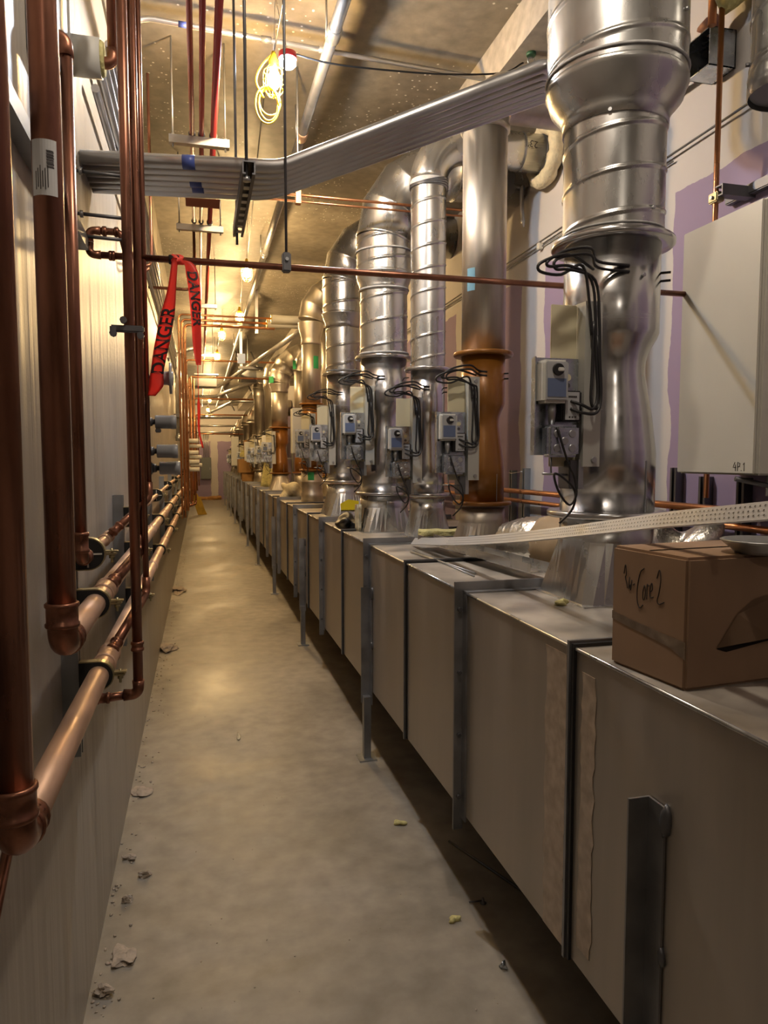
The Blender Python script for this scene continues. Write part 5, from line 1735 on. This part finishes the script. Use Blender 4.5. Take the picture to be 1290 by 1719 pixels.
for i in range(150):
    q = 0.25 + 0.74 * i / 150
    kk = min(39, int(q * 40))
    p = path[kk].lerp(path[kk + 1], q * 40 - kk)
    for j in range(3):
        c = p + V((0, 0, 0.003)) + sd * 0.002 + nrm * (0.009 + 0.011 * j) + d * (0.004 * (j % 2)) + out * 0.0016
        a_, e_ = d * 0.0017, nrm * 0.0017
        f = [b.verts.new(c - a_ - e_), b.verts.new(c + a_ - e_), b.verts.new(c + a_ + e_), b.verts.new(c - a_ + e_)]
        b.faces.new(f)
pf = link('perforation', b, INK, t)
pf['kind'] = 'stuff'

# steel stud track and loose rods
t = one('steel_track', prism(nb(), [(-0.045, 0.0), (0.045, 0.0), (0.045, 0.032), (0.0435, 0.032), (0.0435, 0.0015), (-0.0435, 0.0015), (-0.0435, 0.032), (-0.045, 0.032)], 'Y', -0.55, 0.55), GALV,
        'long galvanized stud track lying on the plenum under the white bead', 'track')
t.rotation_euler = (0, 0, 0.085)
t.location = (1.165, 2.93, ZT + 0.037)
one('thin_rod', sweep(nb(), [(0.985, 3.30, ZT + 0.006), (1.04, 2.60, ZT + 0.006)], 0.005, 8), STEEL, 'longer of two thin steel rods lying loose on the plenum', 'rod', 'loose rods')
one('thin_rod', sweep(nb(), [(1.02, 3.38, ZT + 0.004), (1.015, 2.55, ZT + 0.004)], 0.0035, 8), STEEL, 'thinner dark steel rod lying loose on the plenum next to the other', 'rod', 'loose rods')

# foil-faced insulation roll
t = thing('insulation_roll', 'shiny foil-faced insulation roll lying between the brown valve riser and the nearest riser', 'insulation', (1.5, 2.85, ZT))
c0, c1 = V((1.33, 2.96, ZT + 0.09)), V((1.44, 2.74, ZT + 0.10))
b = nb()
n = 26
P = [c0.lerp(c1, k / n) for k in range(n + 1)]
Rr = [0.075 + 0.035 * math.sin(PI * min(1, (k / n) * 1.4) * 0.5) + 0.001 * math.sin(k * 2.1) for k in range(n + 1)]
sweep(b, P, Rr, 40)
rnd = random.Random(8)
for v in b.verts:
    v.co += V((rnd.uniform(-1, 1), rnd.uniform(-1, 1), rnd.uniform(-1, 1))) * 0.0028
    v.co.z = max(v.co.z, ZT + 0.001)
link('foil_facing', b, FOIL, t)
b = nb()
c2 = V((1.52, 2.54, ZT + 0.095))
P = [c1.lerp(c2, k / 8 - 0.15) for k in range(9)]
sweep(b, P, [0.113, 0.114, 0.11, 0.108, 0.108, 0.106, 0.10, 0.098, 0.085], 32)
for v in b.verts:
    v.co += V((rnd.uniform(-1, 1), rnd.uniform(-1, 1), rnd.uniform(-1, 1))) * 0.003
    v.co.z = max(v.co.z, ZT + 0.001)
link('kraft_side', b, KRAFT, t)


def batt(name, label, c, s, rz, tilt, m, seed):
    b = nb()
    t_ = nb()
    box(t_, -s[0] / 2, s[0] / 2, -s[1] / 2, s[1] / 2, 0, s[2])
    bmesh.ops.recalc_face_normals(t_, faces=t_.faces)
    bmesh.ops.subdivide_edges(t_, edges=t_.edges[:], cuts=6, use_grid_fill=True)
    rn = random.Random(seed)
    for v in t_.verts:
        k = 0.06 * min(s)
        v.co += V((rn.uniform(-1, 1), rn.uniform(-1, 1), rn.uniform(-1, 1) if v.co.z > 0.001 else 0)) * k
        v.co.z = max(v.co.z, 0.0)
    merge(b, t_)
    Rm = Matrix.Rotation(rz, 4, 'Z') @ Matrix.Rotation(tilt[0], 4, 'X') @ Matrix.Rotation(tilt[1], 4, 'Y')
    for v in b.verts:
        v.co = Rm @ v.co
    zmin = min(v.co.z for v in b.verts)
    for v in b.verts:
        v.co += V((c[0], c[1], c[2] - zmin))
    for f in b.faces:
        f.smooth = True
    return one(name, b, m, label, 'insulation', 'insulation scraps')


batt('insulation_batt', 'low yellow fibre batt lying before the slim spiral riser', (1.30, 3.77, ZT), (0.25, 0.13, 0.06), -0.3, (0, 0), YELLOW, 1)
batt('insulation_batt', 'yellow fibre block standing behind the foil roll by the right wall', (1.70, 2.98, ZT), (0.24, 0.12, 0.20), 0.1, (0, 0), YELLOW, 2)
batt('insulation_batt', 'narrow pale fibre strip standing left of the wide riser above the glove', (0.965, 4.40, ZT), (0.02, 0.06, 0.17), 0.2, (0, 0), YELLOWP, 3)
one('foil_scrap', blob(nb(), (1.74, 2.32, ZT), (0.13, 0.10, 0.15), 21, 4, 0.5), FOIL, 'crumpled foil sheet behind the foot of the nearest riser', 'foil')
one('fibre_scrap', blob(nb(), (1.085, 1.99, ZT), (0.020, 0.014, 0.012), 31, 3, 0.6), YELLOW, 'small yellow fibre scrap on the plenum next to the cardboard box', 'scrap', 'scraps')
one('work_glove', blob(nb(), (0.935, 4.60, ZT), (0.055, 0.15, 0.055), 44, 4, 0.45), BLACK, 'crumpled black work glove lying on the plenum edge', 'glove')
one('insulation_wad', blob(nb(), (1.02, 8.35, ZT), (0.14, 0.20, 0.12), 52, 4, 0.35), YELLOWP, 'big crumpled beige fibre wad on the plenum left of the brown riser', 'insulation', 'insulation scraps')
for k, (x, y, h, a) in enumerate(((1.03, 12.0, 0.46, 0.16), (1.12, 11.75, 0.36, 0.12))):
    batt('insulation_batt', ('taller' if k == 0 else 'shorter') + ' yellow fibre board leaning up left of the narrow brown riser', (x, y, ZT), (0.11, 0.05, h), 0.0, (0, a), YELLOW, 60 + k)
batt('insulation_batt', 'olive fibre board leaning between the two brown risers', (1.42, 9.35, ZT), (0.3, 0.05, 0.34), 0.0, (0, 0.5), YBOARD, 70)
t = thing('carton', 'lower brown carton far down on the plenum below the yellow fibre', 'box', (0.98, 15.6, ZT), 'far brown cartons')
link('carton', bbox(nb(), 0.86, 1.14, 15.3, 15.75, ZT, ZT + 0.18, 0.006), CARDF, t)
link('lid', bbox(nb(), 0.79, 1.15, 15.25, 15.8, ZT + 0.18, ZT + 0.47, 0.006), CARDF, t)
t = thing('carton', 'upper tilted brown carton flap above the yellow fibre far down', 'box', (1.10, 15.9, ZT + 0.6), 'far brown cartons')
link('carton', bbox(nb(), 0.95, 1.26, 15.8, 16.1, ZT + 0.62, ZT + 0.88, 0.01), CARDF, t)
for k in range(4):
    batt('insulation_batt', 'yellow fibre batt piled on the far brown carton', (1.03 + 0.02 * k, 15.5 + 0.03 * k, ZT + 0.472 + 0.045 * k), (0.40 - 0.04 * k, 0.35, 0.045), 0.2 * k, (0, 0.12 - 0.05 * k), YELLOW, 80 + k)
t = thing('control_cabinet', 'tall plain grey cabinet hung left of the green-labelled brown riser', 'cabinet', (1.08, 8.0, 1.67))
link('body', bbox(nb(), 1.0, 1.155, 7.92, 8.1, 1.67, 2.17, 0.006), PVCW, t)
link('arm', sweep(nb(), [(1.10, 7.94, 1.95), (1.16, 7.74, 1.95)], 0.012, 8), STEEL, t)
link('cover', bbox(nb(), 1.005, 1.15, 7.912, 7.922, 1.675, 2.165, 0.003), GRAYP, t)
for k, (x, y, w, h) in enumerate(((1.05, 11.9, 0.09, 0.42), (0.93, 14.6, 0.10, 0.38), (0.87, 18.3, 0.18, 0.6))):
    lab = ['narrow white control box left of the narrow brown riser', 'farther narrow white control box among the distant panels', 'farthest white control box above the plenum'][k]
    t = thing('control_box', lab, 'control box', (x, y, 1.6), 'white control boxes')
    link('body', bbox(nb(), x - w / 2, x + w / 2, y, y + 0.12, 1.58 if k < 2 else 1.45, 1.58 + h, 0.006), WHITEB, t)
    link('cover', bbox(nb(), x - w / 2 + 0.006, x + w / 2 - 0.006, y - 0.008, y, 1.59 if k < 2 else 1.46, 1.57 + h, 0.003), PVCW, t)
    link('arm', sweep(nb(), [(x, y + 0.06, 1.62), (x + 0.42, y - 0.1, 1.62)], 0.012, 8), STEEL, t)

# ------------------------------------------------------------------ far wall and floor
t = thing('electrical_panel', 'dark grey electrical panel on the far purple wall', 'panel', (0.25, 29.9, 0.8))
link('body', bbox(nb(), 0.04, 0.46, 29.84, 30.0, 0.82, 1.70, 0.01), PANELG, t)
link('door', bbox(nb(), 0.055, 0.445, 29.825, 29.84, 0.835, 1.685, 0.006), PANELG, t)
link('latch', bbox(nb(), 0.40, 0.42, 29.81, 29.825, 1.2, 1.3, 0.003), STEEL, t)
for k in range(4):
    one('conduit', sweep(nb(), [(0.18 + 0.065 * k, 29.93, 1.70), (0.18 + 0.065 * k, 29.93, 2.7)], 0.018, 8), COND, 'thin conduit rising from the far electrical panel', 'conduit', 'conduits above the panel')
t = thing('folded_barricade', 'yellow boards with orange ends leaning on the left wall far down the aisle', 'barricade', (-0.08, 21.6, 0))
for k, (x, dx) in enumerate(((-0.24, 0.22), (-0.14, 0.25), (-0.05, 0.14))):
    b = nb()
    prism(b, [(x + dx - 0.05, 0.0), (x + dx + 0.08, 0.0), (x + 0.06, 0.72 - 0.1 * k), (x - 0.05, 0.72 - 0.1 * k)], 'Y', 21.5 + 0.08 * k, 21.54 + 0.08 * k)
    link('board', b, YBOARD, t)
for k, (x, z) in enumerate(((-0.26, 0.62), (-0.2, 0.8))):
    link('orange_end', bbox(nb(), x, x + 0.12, 21.44 + 0.03 * k, 21.48 + 0.03 * k, z, z + 0.2, 0.006), mat('orange_plastic', (0.8, 0.2, 0.08), 0.5), t)
for k, (x, w) in enumerate(((0.15, 0.3), (0.5, 0.25), (0.72, 0.14))):
    one('floor_scrap', blob(nb(), (x, 29.6, 0), (w, 0.15, 0.09), 90 + k, 3, 0.4), CARDF, ['left', 'middle', 'right'][k] + ' brown scrap on the floor at the foot of the far wall', 'scrap', 'scraps')

CRUMB = [(-0.26, 2.33, 0.026, 0.045, 0.010, 'largest pile of plaster crumbs on the floor by the left wall, at the bottom'), (-0.31, 2.18, 0.020, 0.02, 0.016, 'single plaster lump below the largest crumb pile'),
         (-0.30, 2.93, 0.022, 0.016, 0.010, 'small plaster bits on the floor above the crumb pile, first from it'), (-0.235, 2.79, 0.018, 0.014, 0.012, 'small plaster bits a little right of the wall edge'),
         (-0.285, 2.64, 0.016, 0.012, 0.012, 'pebble-like plaster bit just above the largest crumb pile'), (-0.30, 3.52, 0.035, 0.06, 0.006, 'flat smear of plaster crumbs along the left wall'),
         (-0.29, 6.2, 0.06, 0.10, 0.022, 'heap of plaster rubble by the left wall near the strut foot'), (-0.27, 9.0, 0.07, 0.22, 0.025, 'longer heap of plaster rubble farther along the left wall')]
for k, (x, y, sx, sy, sz, lab) in enumerate(CRUMB):
    b = nb()
    rn = random.Random(k)
    blob(b, (x, y, 0), (sx, sy, sz), 100 + k, 3, 0.7)
    for v in b.verts:
        v.co += V((rn.uniform(-1, 1), rn.uniform(-1, 1), rn.uniform(0, 1))) * min(sx, sz) * 0.25
        v.co.z = max(0.0, v.co.z)
    for f in b.faces:
        f.smooth = False
    one('plaster_crumb', b, PLASTER, lab, 'rubble', 'plaster rubble by the left wall')
b = nb()
rn = random.Random(77)
for k in range(240):
    y = 1.9 + 12 * rn.random() ** 1.6
    x = -0.345 + abs(rn.gauss(0, 0.05))
    s = rn.uniform(0.002, 0.007)
    blob(b, (x, y, 0), (s, s * rn.uniform(0.7, 1.6), s * 0.6), k, 1, 0.4)
one('plaster_grit', b, PLASTER, 'fine plaster grit scattered along the foot of the left wall', 'grit', None, 'stuff')
b = nb()
for k in range(110):
    x, y = rn.uniform(-0.25, 0.85), 1.8 + 7 * rn.random() ** 1.5
    s = rn.uniform(0.0012, 0.0032)
    blob(b, (x, y, 0), (s, s * rn.uniform(0.7, 1.8), s * 0.5), k, 1, 0.4)
one('floor_grit', b, PLASTER, 'fine specks of grit scattered over the aisle floor', 'grit', None, 'stuff')
one('floor_scrap', blob(nb(), (0.19, 4.11, 0), (0.012, 0.05, 0.006), 120, 2, 0.3), YELLOWP, 'pale sliver lying alone in the middle of the aisle floor', 'scrap', 'scraps')
one('fibre_scrap', blob(nb(), (0.825, 2.93, 0), (0.022, 0.018, 0.012), 121, 3, 0.6), YELLOW, 'yellow fibre scrap on the floor below the second duct section, upper one', 'scrap', 'scraps')
one('fibre_scrap', blob(nb(), (0.83, 2.24, 0), (0.020, 0.014, 0.012), 122, 3, 0.6), YELLOW, 'yellow fibre scrap on the floor nearer the camera, above the greenish bit', 'scrap', 'scraps')
one('paper_scrap', blob(nb(), (0.90, 1.985, 0), (0.012, 0.016, 0.012), 123, 2, 0.6), ZINC, 'crumpled greenish-grey bit on the floor near the camera', 'scrap', 'scraps')
t = thing('screw', 'dark screw standing on the shaded floor under the plenum', 'screw', (0.96, 2.31, 0))
link('head', lathe(nb(), [(0.012, 0.0), (0.013, 0.003), (0.006, 0.008), (0.004, 0.02)], 0.965, 2.31, 10), DARKST, t)
link('shank', sweep(nb(), [(0.96, 2.31, 0.010), (0.915, 2.32, 0.006)], 0.003, 6), DARKST, t)
one('thin_rod', sweep(nb(), [(0.985, 2.73, 0.005), (1.13, 2.34, 0.005)], 0.005, 8), DARKST, 'dark rod lying on the floor half under the nearest duct section', 'rod', 'loose rods')
